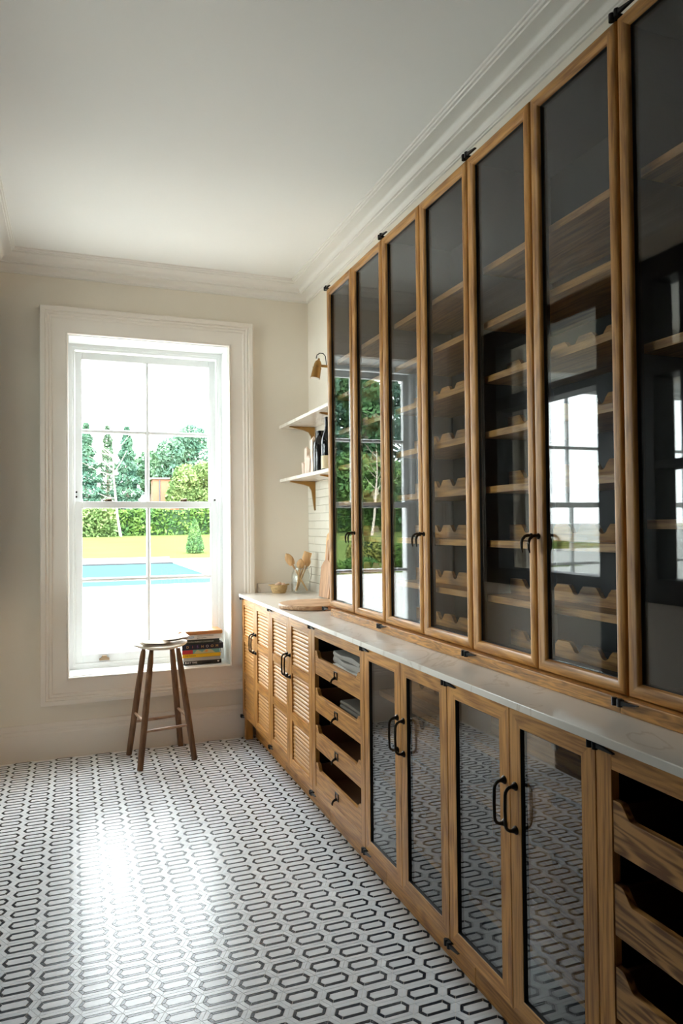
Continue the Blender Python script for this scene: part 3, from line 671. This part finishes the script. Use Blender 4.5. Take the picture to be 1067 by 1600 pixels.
def rounded(y0, y1, h):
    return [(y0, 0), (y1, 0), (y1, h-0.04), (y1-0.012, h-0.014), (y1-0.04, h), (y0+0.04, h), (y0+0.012, h-0.014), (y0, h-0.04)]
lean('chopping_board', 'tall pale wooden board leaning on the tiled wall', 3.82, 4.125, 0.385, 1.446, 1.474, 0.018, wood('pale_board', 'Z', (0.66, 0.42, 0.20), (0.50, 0.29, 0.12), 0.55, fine=30), rounded)
lean('paddle_board', 'thick brown paddle board with handle leaning in front of tall board', 3.90, 4.075, 0.34, 1.405, 1.440, 0.022, wood('brown_board', 'Z', (0.42, 0.24, 0.12), (0.26, 0.13, 0.06), 0.55, fine=30), paddle)

# ------------------------------------------------------------------ linens in the drawers
def folded(lab, y0, y1, x0, x1, z0, hs, cols, name='folded_towel', wav=0.006, group='linens in the open drawers'):
    T = thing(name, lab, 'towel', ((x0+x1)/2, (y0+y1)/2, z0), group); z = z0
    for k, (h, cc) in enumerate(zip(hs, cols)):
        m = MB(); n = 9; rnd = random.Random(k*7+len(lab))
        ph = rnd.random()*6
        for iy in range(n+1):
            y = y0+(y1-y0)*iy/n+0.004*math.sin(k)
            dz = wav*math.sin(iy*0.9+ph)
            prof_ = [(x0+0.004, z), (x0, z+h*0.5), (x0+0.004, z+h*0.96+dz*0.3), ((x0+x1)/2, z+h+dz*0.3), (x1-0.004, z+h*0.96), (x1, z+h*0.5), (x1-0.004, z)]
            for (x, zz) in prof_: m.v.append((x+0.25*dz, y, zz))
        c7 = 7
        for iy in range(n):
            for q in range(c7):
                r = (q+1) % c7; m.f.append((iy*c7+q, iy*c7+r, (iy+1)*c7+r, (iy+1)*c7+q)); m.m.append(0)
        m.f.append(tuple(range(c7))); m.m.append(0); m.f.append(tuple(range(n*c7+c7-1, n*c7-1, -1))); m.m.append(0)
        m.build('fold', cc, T, smooth=True, angle=50); z += h+wav*0.35
lin_w = plain('white_linen', (0.84, 0.82, 0.78), 0.9, var=0.08, vscale=60); lin_g = plain('grey_linen', (0.36, 0.34, 0.31), 0.9, var=0.1, vscale=60)
lin_t = plain('taupe_linen', (0.13, 0.11, 0.085), 0.9); lin_n = plain('navy_linen', (0.035, 0.045, 0.075), 0.9); lin_k = plain('charcoal_linen', (0.05, 0.05, 0.055), 0.9)
folded('crumpled white and grey towels in the top open drawer', 2.59, 2.90, 1.046, 1.25, 0.7005, (0.030, 0.024, 0.024, 0.020), (lin_w, lin_w, lin_g, lin_g), wav=0.011)
folded('folded taupe and navy towels in the second open drawer', 2.56, 2.83, 1.052, 1.22, 0.5348, (0.022, 0.022, 0.018, 0.016), (lin_k, lin_n, lin_t, lin_t), wav=0.003)

# ------------------------------------------------------------------ stool
T = thing('stool', 'rustic wooden stool with pale saddle seat below the window', 'stool', (0.488, 4.328, 0))
sw = wood('stool_wood', 'Z', (0.20, 0.098, 0.045), (0.10, 0.043, 0.018), 0.5, fine=40)
feet = [(0.314, 4.452), (0.350, 4.136), (0.625, 4.512), (0.661, 4.205)]
tops = [(0.398, 4.400), (0.428, 4.262), (0.560, 4.408), (0.580, 4.278)]
def lp(k, z): t = z/0.640; return (feet[k][0]+(tops[k][0]-feet[k][0])*t, feet[k][1]+(tops[k][1]-feet[k][1])*t, z)
for k in range(4):
    MB().tube([lp(k, 0.0005), lp(k, 0.08), lp(k, 0.30), lp(k, 0.50), lp(k, 0.58), lp(k, 0.640)], [0.0165, 0.0175, 0.0185, 0.0175, 0.0165, 0.0115], 10).build('leg', sw, T, smooth=True)
for (a, c, z, col_) in ((0, 1, 0.250, 1), (2, 3, 0.245, 1), (0, 2, 0.195, 0), (1, 3, 0.200, 0)):
    p, q = Vector(lp(a, z)), Vector(lp(c, z)); mid = (p+q)/2
    MB().tube([p, p.lerp(q, 0.25), mid, p.lerp(q, 0.75), q], [0.006, 0.0085, 0.0095, 0.0085, 0.006], 8).build('rung', wood('rung_wood', 'X', (0.42, 0.27, 0.17), (0.24, 0.13, 0.08), 0.45) if (a, c) == (0, 1) else bpy.data.materials['rung_wood'], T, smooth=True)
SCX, SCY, SA = 0.487, 4.335, math.radians(12)
def seat_pt(u, v, top, extra=0.0):
    # u along the length, v across, unit disc
    a, bb = 0.158, 0.128
    r = math.hypot(u, v); x = u*a; y = v*bb
    zc = 0.648+0.020*u*u+0.004*v*v
    edge = math.sqrt(max(0.0, 1-min(1, r)**6))
    z = zc + (0.013*edge if top else -0.013*edge) + extra
    return (SCX+x*math.cos(SA)-y*math.sin(SA), SCY+x*math.sin(SA)+y*math.cos(SA), z)
m = MB(); seg = 36; rr = [0.0, 0.25, 0.5, 0.72, 0.86, 0.94, 0.98, 1.0]
grid = {}
for top in (1, 0):
    for i, r in enumerate(rr):
        for q in range(seg):
            if top == 0 and r == 1.0: grid[(0, i, q)] = grid[(1, i, q)]; continue
            m.v.append(seat_pt(r*math.cos(2*PI*q/seg), r*math.sin(2*PI*q/seg), top)); grid[(top, i, q)] = len(m.v)-1
for top in (1, 0):
    for i in range(1, len(rr)):
        for q in range(seg):
            r_ = (q+1) % seg
            if i == 1: f_ = (grid[(top, 1, q)], grid[(top, 1, r_)], grid[(top, 0, 0)])
            else: f_ = (grid[(top, i-1, q)], grid[(top, i, q)], grid[(top, i, r_)], grid[(top, i-1, r_)])
            m.f.append(f_); m.m.append(0)
m.build('seat', plain('bleached_seat', (0.78, 0.70, 0.60), 0.6, var=0.06, vscale=14), T, smooth=True, angle=80)
# linen cloth on the stool
T = thing('folded_cloth', 'folded natural linen cloth lying on the stool seat', 'cloth', (SCX, SCY, 0.66))
lin = plain('natural_linen', (0.72, 0.64, 0.54), 0.95, var=0.10, vscale=150); lin2 = plain('natural_linen_edge', (0.58, 0.50, 0.41), 0.95, var=0.12, vscale=150)
def cloth_layer(ux0, ux1, vy0, vy1, lift, th, mat, skew=0.0, wav=0.003, seed=0):
    rnd = random.Random(seed); nu, nv = 14, 8; m = MB(); ph = rnd.random()*6
    for side in (1, 0):
        for i in range(nu+1):
            for j in range(nv+1):
                u = ux0+(ux1-ux0)*i/nu+skew*(j/nv); v = vy0+(vy1-vy0)*j/nv
                p = seat_pt(u, v, True); z0 = 0.648+0.020*u*u+0.004*v*v+0.0135
                e = min(i, nu-i, j, nv-j); rim = 0 if e == 0 else 1
                wv = wav*(1+math.sin(u*5+ph+v*3))*0.5
                m.v.append((p[0], p[1], z0+lift+wv+(th*(0.5+0.5*rim) if side else th*0.5*(1-rim))))
    W_ = nv+1; B0 = (nu+1)*W_
    for i in range(nu):
        for j in range(nv):
            q = (i*W_+j, (i+1)*W_+j, (i+1)*W_+j+1, i*W_+j+1); m.f.append(q); m.m.append(0); m.f.append(tuple(B0+k for k in reversed(q))); m.m.append(0)
    border = [(i, 0) for i in range(nu)]+[(nu, j) for j in range(nv)]+[(i, nv) for i in range(nu, 0, -1)]+[(0, j) for j in range(nv, 0, -1)]
    for k in range(len(border)):
        a = border[k]; c_ = border[(k+1) % len(border)]; ia = a[0]*W_+a[1]; ic = c_[0]*W_+c_[1]
        m.f.append((ia, B0+ia, B0+ic, ic)); m.m.append(0)
    return m
cloth_layer(-0.80, 0.30, -0.72, 0.55, 0.0, 0.005, lin, 0.1, 0.003, 1).build('fold', lin2, T, smooth=True, angle=60)
cloth_layer(-0.78, 0.22, -0.66, 0.50, 0.009, 0.005, lin, 0.12, 0.003, 2).build('fold', lin, T, smooth=True, angle=60)
cloth_layer(0.05, 0.92, -0.60, 0.45, 0.010, 0.005, lin, 0.10, 0.006, 3).build('fold', lin2, T, smooth=True, angle=60)
cloth_layer(0.02, 0.95, -0.62, 0.40, 0.021, 0.006, lin, 0.10, 0.004, 4).build('fold', lin, T, smooth=True, angle=60)
cloth_layer(-0.12, 0.30, -0.70, 0.10, 0.026, 0.004, lin, 0.3, 0.004, 5).build('fold', lin2, T, smooth=True, angle=60)

# ------------------------------------------------------------------ books on the window sill
paper = plain('book_pages', (0.80, 0.76, 0.66), 0.8)
def lettering(txt, parent, x, y, z, size, col, align='LEFT', sx=1.0):
    cu = bpy.data.curves.new('lettering', 'FONT'); cu.body = txt; cu.size = size; cu.extrude = 0.0002; cu.align_x = align; cu.align_y = 'CENTER'
    cu.materials.append(col); o = bpy.data.objects.new('title_lettering', cu); COL.objects.link(o); o.parent = parent
    me = bpy.data.meshes.new_from_object(o); bpy.data.objects.remove(o); o = bpy.data.objects.new('title_lettering', me); COL.objects.link(o); o.parent = parent
    o.location = Vector((x, y, z))-parent.location; o.rotation_euler = (PI/2, 0, 0); o.scale = (sx, 1, 1)
    return o
def book(lab, x0, x1, z0, z1, cov, y0=4.60, dy=0.135, rot=0.0):
    T = thing('book', lab, 'book', ((x0+x1)/2, y0, z0), 'books stacked on the window sill')
    m = MB(); t = 0.0025
    m.box(x0, x1, y0, y0+dy, z0+0.0002, z0+t); m.box(x0, x1, y0, y0+dy, z1-t, z1-0.0002); m.box(x0, x1, y0, y0+t, z0+t, z1-t)
    m.build('cover', cov, T, bevel=0.0008)
    MB().box(x0+0.003, x1-0.003, y0+t, y0+dy-0.003, z0+t, z1-t).build('pages', paper, T)
    return T
def cov(n, c, r=0.45): return plain('cover_'+n, c, r)
Z0 = 0.4755
ink = plain('white_ink', (0.85, 0.83, 0.78), 0.5); inkk = plain('black_ink', (0.02, 0.02, 0.025), 0.5); inkb = plain('blue_ink', (0.10, 0.30, 0.58), 0.5); inkg = plain('gold_ink', (0.75, 0.45, 0.16), 0.4); inkr = plain('red_ink', (0.65, 0.12, 0.10), 0.5)
Bk = book('black paperback at the bottom of the sill stack', 0.658, 0.898, Z0, Z0+0.0215, cov('black', (0.012, 0.013, 0.014)))
lettering('PART TIME', Bk, 0.667, 4.5995, Z0+0.0105, 0.016, ink)
tag_w = MB().prism([(0.872, Z0+0.016), (0.884, Z0+0.016), (0.884, Z0+0.010), (0.878, Z0+0.005), (0.872, Z0+0.010)], 'Y', 4.5992, 4.6002).build('emblem', ink, Bk)
book('pale grey book second from the bottom of the sill stack', 0.655, 0.892, Z0+0.0217, Z0+0.043, cov('grey', (0.42, 0.41, 0.40)))
Bk = book('yellow book in the lower half of the sill stack', 0.651, 0.894, Z0+0.0432, Z0+0.066, cov('yellow', (0.75, 0.46, 0.015)))
lettering('THE MODERN', Bk, 0.668, 4.5995, Z0+0.0545, 0.0105, inkk)
Bk = book('red and teal patterned book above the yellow one', 0.649, 0.889, Z0+0.0662, Z0+0.092, cov('teal', (0.16, 0.36, 0.34)))
MB().box(0.6491, 0.716, 4.5994, 4.6003, Z0+0.0665, Z0+0.0917).build('red_panel', cov('red', (0.50, 0.03, 0.05)), Bk)
MB().prism([(0.722, Z0+0.067), (0.745, Z0+0.0915), (0.775, Z0+0.076), (0.800, Z0+0.0915), (0.835, Z0+0.088), (0.860, Z0+0.067)], 'Y', 4.5993, 4.6003).build('pattern_patch', cov('sand', (0.52, 0.47, 0.25)), Bk)
MB().prism([(0.790, Z0+0.081), (0.806, Z0+0.0915), (0.814, Z0+0.080), (0.802, Z0+0.072)], 'Y', 4.5990, 4.6000).build('pattern_patch', cov('orange', (0.70, 0.30, 0.08)), Bk)
Bk = book('thick navy book with big gold letters in the sill stack', 0.649, 0.911, Z0+0.0922, Z0+0.127, cov('navy', (0.012, 0.014, 0.040)))
for k, ch in enumerate('DISHOOM'):
    lettering(ch, Bk, 0.684+k*0.031, 4.5994, Z0+0.1095, 0.022, [inkg, inkr, plain('violet_ink', (0.32, 0.15, 0.42), 0.5), inkg, plain('pale_ink', (0.6, 0.55, 0.6), 0.5), inkg, inkg][k], 'CENTER')
MB().tube([(0.893, 4.599, Z0+0.155), (0.897, 4.596, Z0+0.135), (0.8915, 4.596, Z0+0.09), (0.896, 4.597, Z0+0.062)], 0.0016, 6).build('ribbon', plain('black_ribbon', (0.01, 0.01, 0.012), 0.6), Bk)
Bk = book('dark green-black book with small pale lettering, third from top', 0.652, 0.887, Z0+0.1272, Z0+0.1555, cov('darkgreen', (0.014, 0.022, 0.018)))
lettering('BOROUGH MARKET COOKBOOK', Bk, 0.660, 4.5995, Z0+0.141, 0.0125, plain('grey_ink', (0.45, 0.45, 0.38), 0.5))
Bk = book('white book with blue capitals directly under the wooden board', 0.648, 0.903, Z0+0.1557, Z0+0.186, cov('white', (0.78, 0.76, 0.73)))
lettering('JERUSALEM', Bk, 0.655, 4.5995, Z0+0.170, 0.0215, inkb, sx=0.66)
lettering('YOTAM OTTOLENGHI', Bk, 0.742, 4.5995, Z0+0.177, 0.0105, inkk); lettering('SAMI TAMIMI', Bk, 0.742, 4.5995, Z0+0.164, 0.0105, inkk)
tag(MB().box(0.626, 0.906, 4.592, 4.752, Z0+0.1864, Z0+0.211).build('wooden_board', wood('sill_board', 'X', (0.55, 0.24, 0.08), (0.36, 0.14, 0.045), 0.4), bevel=0.006, loc=(0.766, 4.67, Z0+0.1864)), 'orange-brown wooden board on top of the book stack', 'board')

# ------------------------------------------------------------------ garden
grassm = plain('lawn_grass', (0.072, 0.098, 0.030), 0.9, var=0.22, vscale=0.35, spec=0.0)
pavem = plain('pale_paving', (0.34, 0.33, 0.31), 0.8, var=0.06, vscale=1.5, spec=0.05)
copm = plain('pool_coping', (0.20, 0.20, 0.195), 0.7, spec=0.05)
GZ = -0.12
b = MB()
PX0, PX1, PY0, PY1 = -4.0, 4.3, 18.2, 31.5
b.box(-60, -4.85, -20.0, 4.97, GZ-0.1, GZ); b.box(-4.85, 12, -20.0, YN-0.22, GZ-0.1, GZ); b.box(-60, PX0, 4.97, 20.0, GZ-0.1, GZ); b.box(PX1, 40, 4.97, 34, GZ-0.1, GZ); b.box(PX0, PX1, 4.97, PY0, GZ-0.1, GZ); b.box(PX0, PX1, PY1, 34, GZ-0.1, GZ)
b.box(-60, -14, 20.0, 34, GZ-0.1, GZ); b.poly([(-120, 34, GZ), (-30, 34, GZ), (-30, 62, GZ+0.84), (-120, 62, GZ+0.84)]); b.poly([(-120, 62, GZ+0.84), (-30, 62, GZ+0.84), (-30, 130, GZ+1.34), (-120, 130, GZ+1.34)])
struct(b.build('ground_terrace', pavem))
def gz(y): return GZ if y < 34 else GZ+(y-34)*0.030
b = MB(); b.box(-14, PX0, 20.0, 34, GZ-0.1, GZ+0.01)
b.poly([(-30, 34, GZ), (80, 34, GZ), (80, 62, gz(62)), (-30, 62, gz(62))]); b.poly([(-30, 62, gz(62)), (80, 62, gz(62)), (80, 130, gz(62)+0.5), (-30, 130, gz(62)+0.5)])
struct(b.build('ground_lawn', grassm))
T = thing('swimming_pool', 'rectangular turquoise swimming pool on the terrace outside', 'pool', (0, 25, GZ-0.3))
MB().box(PX0, PX1, PY0, PY1, GZ-0.40, GZ-0.101).build('basin', plain('pool_lining', (0.16, 0.45, 0.56), 0.5), T)
MB().frame('Z', GZ-0.095, 1, PX0-0.0, PX1+0.0, PY0-0.0, PY1+0.0, [(0, 0), (0, 0.125), (0.35, 0.125), (0.35, 0)]).build('coping', copm, T)
mw, ntw, bw = nmat('pool_water'); bw.inputs['Base Color'].default_value = (0.033, 0.075, 0.080, 1); bw.inputs['Roughness'].default_value = 0.5; bw.inputs['Specular IOR Level'].default_value = 0.0
MB().box(PX0+0.35, PX1-0.35, PY0+0.35, PY1-0.35, GZ-0.1005, GZ-0.04).build('water', mw, T)
MB().box(PX0+0.4, PX1-0.4, PY1-0.30, PY1-0.10, GZ+0.03, GZ+0.20).build('cover_box', copm, T)
MB().box(PX0+0.4, PX1-0.4, PY1-1.3, PY1-1.22, GZ-0.04, GZ+0.02).build('cover_bar', plain('cover_bar_grey', (0.02, 0.022, 0.025), 0.5), T)
# leafy plants
def leafmat(n, c0, c1, sc=0.5):
    m, nt, b = nmat(n); N = nt.nodes.new; L = nt.links.new
    g_ = N('ShaderNodeNewGeometry'); nz = N('ShaderNodeTexNoise'); nz.inputs['Scale'].default_value = sc; nz.inputs['Detail'].default_value = 5; L(g_.outputs['Position'], nz.inputs['Vector'])
    rp = N('ShaderNodeValToRGB'); e = rp.color_ramp.elements; e[0].position = 0.35; e[0].color = (*c0, 1); e[1].position = 0.68; e[1].color = (*c1, 1); L(nz.outputs['Fac'], rp.inputs[0]); L(rp.outputs[0], b.inputs['Base Color'])
    b.inputs['Roughness'].default_value = 0.65; b.inputs['Specular IOR Level'].default_value = 0.2
    return m
fir = leafmat('fir_needles', (0.040, 0.095, 0.065), (0.095, 0.170, 0.105)); leafy = leafmat('broad_leaves', (0.045, 0.11, 0.035), (0.14, 0.23, 0.06)); hedge_m = leafmat('hedge_leaves', (0.03, 0.085, 0.02), (0.12, 0.20, 0.04), 0.9); light_l = leafmat('light_leaves', (0.085, 0.145, 0.045), (0.17, 0.22, 0.075), 0.6)
bark = plain('bark', (0.22, 0.18, 0.14), 0.9, var=0.2, vscale=2)
def leaves(pts, size, rnd):
    m = MB()
    for p in pts:
        p = Vector(p); a = Vector((rnd.gauss(0, 1), rnd.gauss(0, 1), rnd.gauss(0, 1))).normalized(); t = Vector((rnd.gauss(0, 1), rnd.gauss(0, 1), rnd.gauss(0, 0.6)))
        t = (t-a*t.dot(a)).normalized(); bb = a.cross(t); s = size*rnd.uniform(0.6, 1.3)
        m.poly([p-t*s, p-bb*s*0.45, p+t*s, p+bb*s*0.45])
    return m
def leafbuild(m, name, mat, parent):
    me = bpy.data.meshes.new(name); po = parent.location
    me.from_pydata([tuple(Vector(v)-po) for v in m.v], [], m.f); me.materials.append(mat)
    o = bpy.data.objects.new(name, me); COL.objects.link(o); o.parent = parent; return o
def tree(lab, name, x, y, h, rad, kind, mat, n=3200, size=0.30, base=0.12, seed=1, z=None):
    rnd = random.Random(seed); z0 = gz(y) if z is None else z
    T = thing(name, lab, 'tree', (x, y, z0), 'garden trees')
    pts = []
    if kind == 'fir':
        for _ in range(n):
            t = rnd.random()**1.35; tier = 0.78+0.22*math.sin(t*46)
            r = rad*(1-t)**0.85*tier*rnd.uniform(0.45, 1.0)**0.5+0.1; a = rnd.random()*2*PI
            pts.append((x+r*math.cos(a), y+r*math.sin(a), z0+h*(base+(1-base)*t)-0.10*r))
    else:
        blobs = []
        for k in range(9):
            a = rnd.random()*2*PI; rr_ = rad*rnd.uniform(0.0, 0.6); zz = h*rnd.uniform(0.42, 0.82)
            blobs.append((x+rr_*math.cos(a), y+rr_*math.sin(a), z0+zz, rad*rnd.uniform(0.38, 0.58)))
        for k in range(n):
            bx, by, bz, br = blobs[k % len(blobs)]; d = Vector((rnd.gauss(0, 1), rnd.gauss(0, 1), rnd.gauss(0, 0.85))).normalized()*br*rnd.uniform(0.5, 1.0)**0.4
            pts.append((bx+d.x, by+d.y, max(z0+0.05, bz+d.z)))
    leafbuild(leaves(pts, size, rnd), 'crown', mat, T)
    tr = MB().tube([(x, y, z0-0.1), (x+0.05, y, z0+h*0.3), (x, y+0.05, z0+h*0.6), (x, y, z0+h*0.9)], [0.022*h, 0.018*h, 0.011*h, 0.003*h], 8)
    if kind != 'fir':
        for (bx, by, bz, br) in blobs: tr.tube([(x, y, z0+h*0.28), ((x+bx)/2, (y+by)/2, z0+(h*0.28+bz-z0)/2+0.2), (bx, by, bz)], [0.010*h, 0.007*h, 0.003*h], 6)
    tr.build('trunk', bark, T, smooth=True)
tree('dark conifer at the left edge of the window view', 'conifer', 1.2, 66, 9.6, 2.0, 'fir', fir, 5200, 0.21, seed=11)
tree('dark conifer left of the central glazing bar', 'conifer', 4.6, 66, 9.4, 1.9, 'fir', fir, 5600, 0.21, seed=12)
tree('loose grey-green conifer between the two dark ones', 'conifer', 3.2, 71, 10.0, 1.5, 'fir', leafmat('grey_fir', (0.05, 0.10, 0.06), (0.14, 0.18, 0.11)), 2400, 0.2, seed=13)
tree('big round blue-green tree at right of the window view', 'round_tree', 10.6, 73.5, 11.2, 3.4, 'round', leafmat('blue_leaves', (0.055, 0.125, 0.085), (0.12, 0.20, 0.12)), 8500, 0.22, seed=14)
tree('smaller blue-green tree left of the big round one', 'round_tree', 7.4, 75, 9.0, 2.3, 'round', leafmat('mid_leaves', (0.06, 0.13, 0.075), (0.12, 0.20, 0.10)), 5200, 0.22, seed=15)
tree('pale yellow-green bushy tree before the big round one', 'round_tree', 9.5, 64, 6.2, 2.1, 'round', light_l, 6000, 0.19, seed=16)
tree('pale green bushy tree at the right window edge', 'round_tree', 11.9, 63.8, 6.8, 2.0, 'round', light_l, 5200, 0.19, seed=17)
for k, (x, y, h, r, lab) in enumerate(((-17.5, 65, 18, 4.0, 'tall conifer reflected at the left of the first glass door'), (-21.0, 67, 20, 4.6, 'tall conifer reflected in the middle of the first cabinet'), (-24.8, 65, 19, 4.4, 'tall conifer reflected at the right of the first cabinet'), (-28.4, 67, 19, 4.4, 'tall conifer farthest along the garden hedge'), (-13.5, 66, 15, 3.2, 'tall conifer standing between reflected trees and window view'))):
    tree(lab, 'conifer', x, y, h, r, 'fir', fir if k % 2 else leafmat('fir_soft', (0.03, 0.085, 0.035), (0.08, 0.16, 0.06)), 5200, 0.36, 0.05, seed=30+k)
tree('broad tall tree behind the reflected conifers', 'round_tree', -22.6, 74, 19.0, 5.6, 'round', leafmat('tall_leaves', (0.035, 0.09, 0.035), (0.10, 0.18, 0.065)), 6500, 0.42, seed=51)
tree('broad tall tree at the right of the reflected conifers', 'round_tree', -29.0, 76, 18.0, 5.4, 'round', bpy.data.materials['tall_leaves'], 6000, 0.42, seed=52)
tree('bushy green tree under the reflected conifers', 'round_tree', -21.5, 61.5, 8.0, 3.2, 'round', leafy, 3600, seed=41)
tree('bushy light tree beside the reflected shrubs', 'round_tree', -18.2, 61.0, 6.5, 2.6, 'round', leafy, 3000, seed=42)
tree('bushy mid-green tree at the end of the hedge', 'round_tree', -25.6, 60.8, 7.2, 2.8, 'round', leafy, 3000, seed=43)
# slender bare tree
def bare(lab, x, y, h, seed):
    rnd = random.Random(seed); z0 = gz(y); T = thing('bare_tree', lab, 'tree', (x, y, z0), 'garden trees')
    pm = [Vector((x, y, z0-0.1)), Vector((x-0.25, y, z0+h*0.2)), Vector((x-0.40, y, z0+h*0.45)), Vector((x-0.55, y, z0+h*0.7)), Vector((x-0.5, y, z0+h))]
    MB().tube(pm, [0.12, 0.10, 0.085, 0.05, 0.01], 7).build('trunk', plain('pale_bark', (0.42, 0.36, 0.30), 0.9), T, smooth=True)
    for k in range(9):
        t = rnd.uniform(0.4, 0.95); s = pm[int(t*4)].lerp(pm[min(4, int(t*4)+1)], t*4-int(t*4)); d = Vector((rnd.uniform(-1, 1), rnd.uniform(-0.6, 0.6), rnd.uniform(0.2, 0.9))).normalized()*rnd.uniform(1.2, 2.8)
        MB().tube([s, s+d*0.5+Vector((0, 0, -0.1)), s+d], [0.035, 0.022, 0.006], 5).build('branch', bpy.data.materials['pale_bark'], T, smooth=True)
bare('slender bare-branched tree in front of the hedge', 3.65, 59.5, 7.2, 5)
bare('bare pale branchy tree mirrored in the second glass door', -20.6, 54.0, 7.5, 9)
# clipped hedge, topiary, shrubs
rnd = random.Random(3)
T = thing('hedge', 'long clipped green hedge at the far end of the lawn', 'hedge', (-8, 61.5, gz(61.5)))
pts = []
for _ in range(15000):
    x = rnd.uniform(-34, 16); t = rnd.random(); z = 2.25*t+0.18*math.sin(x*1.3)*t
    pts.append((x, 60.9+rnd.uniform(0, 0.9)+0.2*math.sin(x*0.9), gz(61)+z))
leafbuild(leaves(pts, 0.20, rnd), 'foliage', hedge_m, T)
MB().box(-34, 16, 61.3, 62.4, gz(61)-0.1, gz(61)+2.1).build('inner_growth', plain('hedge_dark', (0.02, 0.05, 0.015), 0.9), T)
T = thing('hedge_shrub', 'yellow-green shrub row before the hedge, left in the window', 'shrub', (2.0, 59.8, gz(59.8)))
pts = [(rnd.uniform(0.2, 3.3), 59.8+rnd.gauss(0, 0.35), gz(59.8)+2.3*rnd.random()**0.9) for _ in range(2200)]
leafbuild(leaves(pts, 0.17, rnd), 'foliage', light_l, T)
T = thing('topiary_cone', 'clipped conical topiary on the lawn behind the pool', 'topiary', (6.0, 37.6, gz(37.6)))
pts = []
for _ in range(3500):
    t = rnd.random()**1.5; r = 0.48*(1-t)**0.75*(1 if t > 0.08 else 0.8)*rnd.uniform(0.9, 1.04)+0.02; a = rnd.random()*2*PI; pts.append((6.0+r*math.cos(a), 37.6+r*math.sin(a), gz(37.6)+0.05+1.72*t))
leafbuild(leaves(pts, 0.055, rnd), 'foliage', leafmat('box_leaves', (0.05, 0.12, 0.04), (0.11, 0.19, 0.06), 2.0), T)
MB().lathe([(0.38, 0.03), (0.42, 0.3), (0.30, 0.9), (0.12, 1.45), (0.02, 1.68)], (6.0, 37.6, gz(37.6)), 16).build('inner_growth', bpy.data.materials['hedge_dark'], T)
def shrub(lab, x, y, r, h, mat, n=2600):
    T = thing('round_shrub', lab, 'shrub', (x, y, GZ), 'garden shrubs'); pts = []
    for _ in range(n):
        d = Vector((rnd.gauss(0, 1), rnd.gauss(0, 1), rnd.gauss(0, 1))).normalized(); pts.append((x+d.x*r, y+d.y*r, GZ+max(0.03, h*0.5+d.z*h*0.5)))
    leafbuild(leaves(pts, 0.07, rnd), 'foliage', mat, T)
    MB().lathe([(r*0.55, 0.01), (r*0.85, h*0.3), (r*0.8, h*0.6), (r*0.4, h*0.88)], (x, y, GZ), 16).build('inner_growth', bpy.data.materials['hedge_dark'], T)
shrub('rounded yellow-green shrub mirrored low in the second door', -6.9, 22.4, 0.62, 1.05, leafmat('gold_shrub', (0.07, 0.12, 0.03), (0.25, 0.24, 0.06), 2.5))
shrub('rounded green shrub beside the yellow-green one', -7.9, 22.0, 0.5, 0.8, hedge_m)
shrub('low dark green shrub at the terrace edge', -6.0, 20.6, 0.55, 0.45, hedge_m)
shrub('low flat shrub nearest the pool at terrace edge', -5.0, 20.7, 0.5, 0.4, hedge_m)
# brick outbuilding beyond the hedge
T = thing('brick_outbuilding', 'red-brick outbuilding showing between the trees in the window', 'building', (8.9, 67.6, gz(62)))
hz = gz(62)
MB().box(6.9, 11.0, 66.8, 68.4, hz-0.1, hz+5.0).build('wall', plain('red_brick', (0.34, 0.15, 0.09), 0.9, var=0.1, vscale=2, spec=0.1), T)
MB().prism([(66.6, hz+5.0), (68.6, hz+5.0), (68.6, hz+5.25), (66.6, hz+5.12)], 'X', 6.7, 11.2).build('roof', plain('pale_roof', (0.40, 0.38, 0.35), 0.8), T)
MB().tube([(7.5, 66.74, hz), (7.5, 66.74, hz+4.9)], 0.06, 8).build('downpipe', plain('downpipe_grey', (0.08, 0.085, 0.09), 0.6), T)
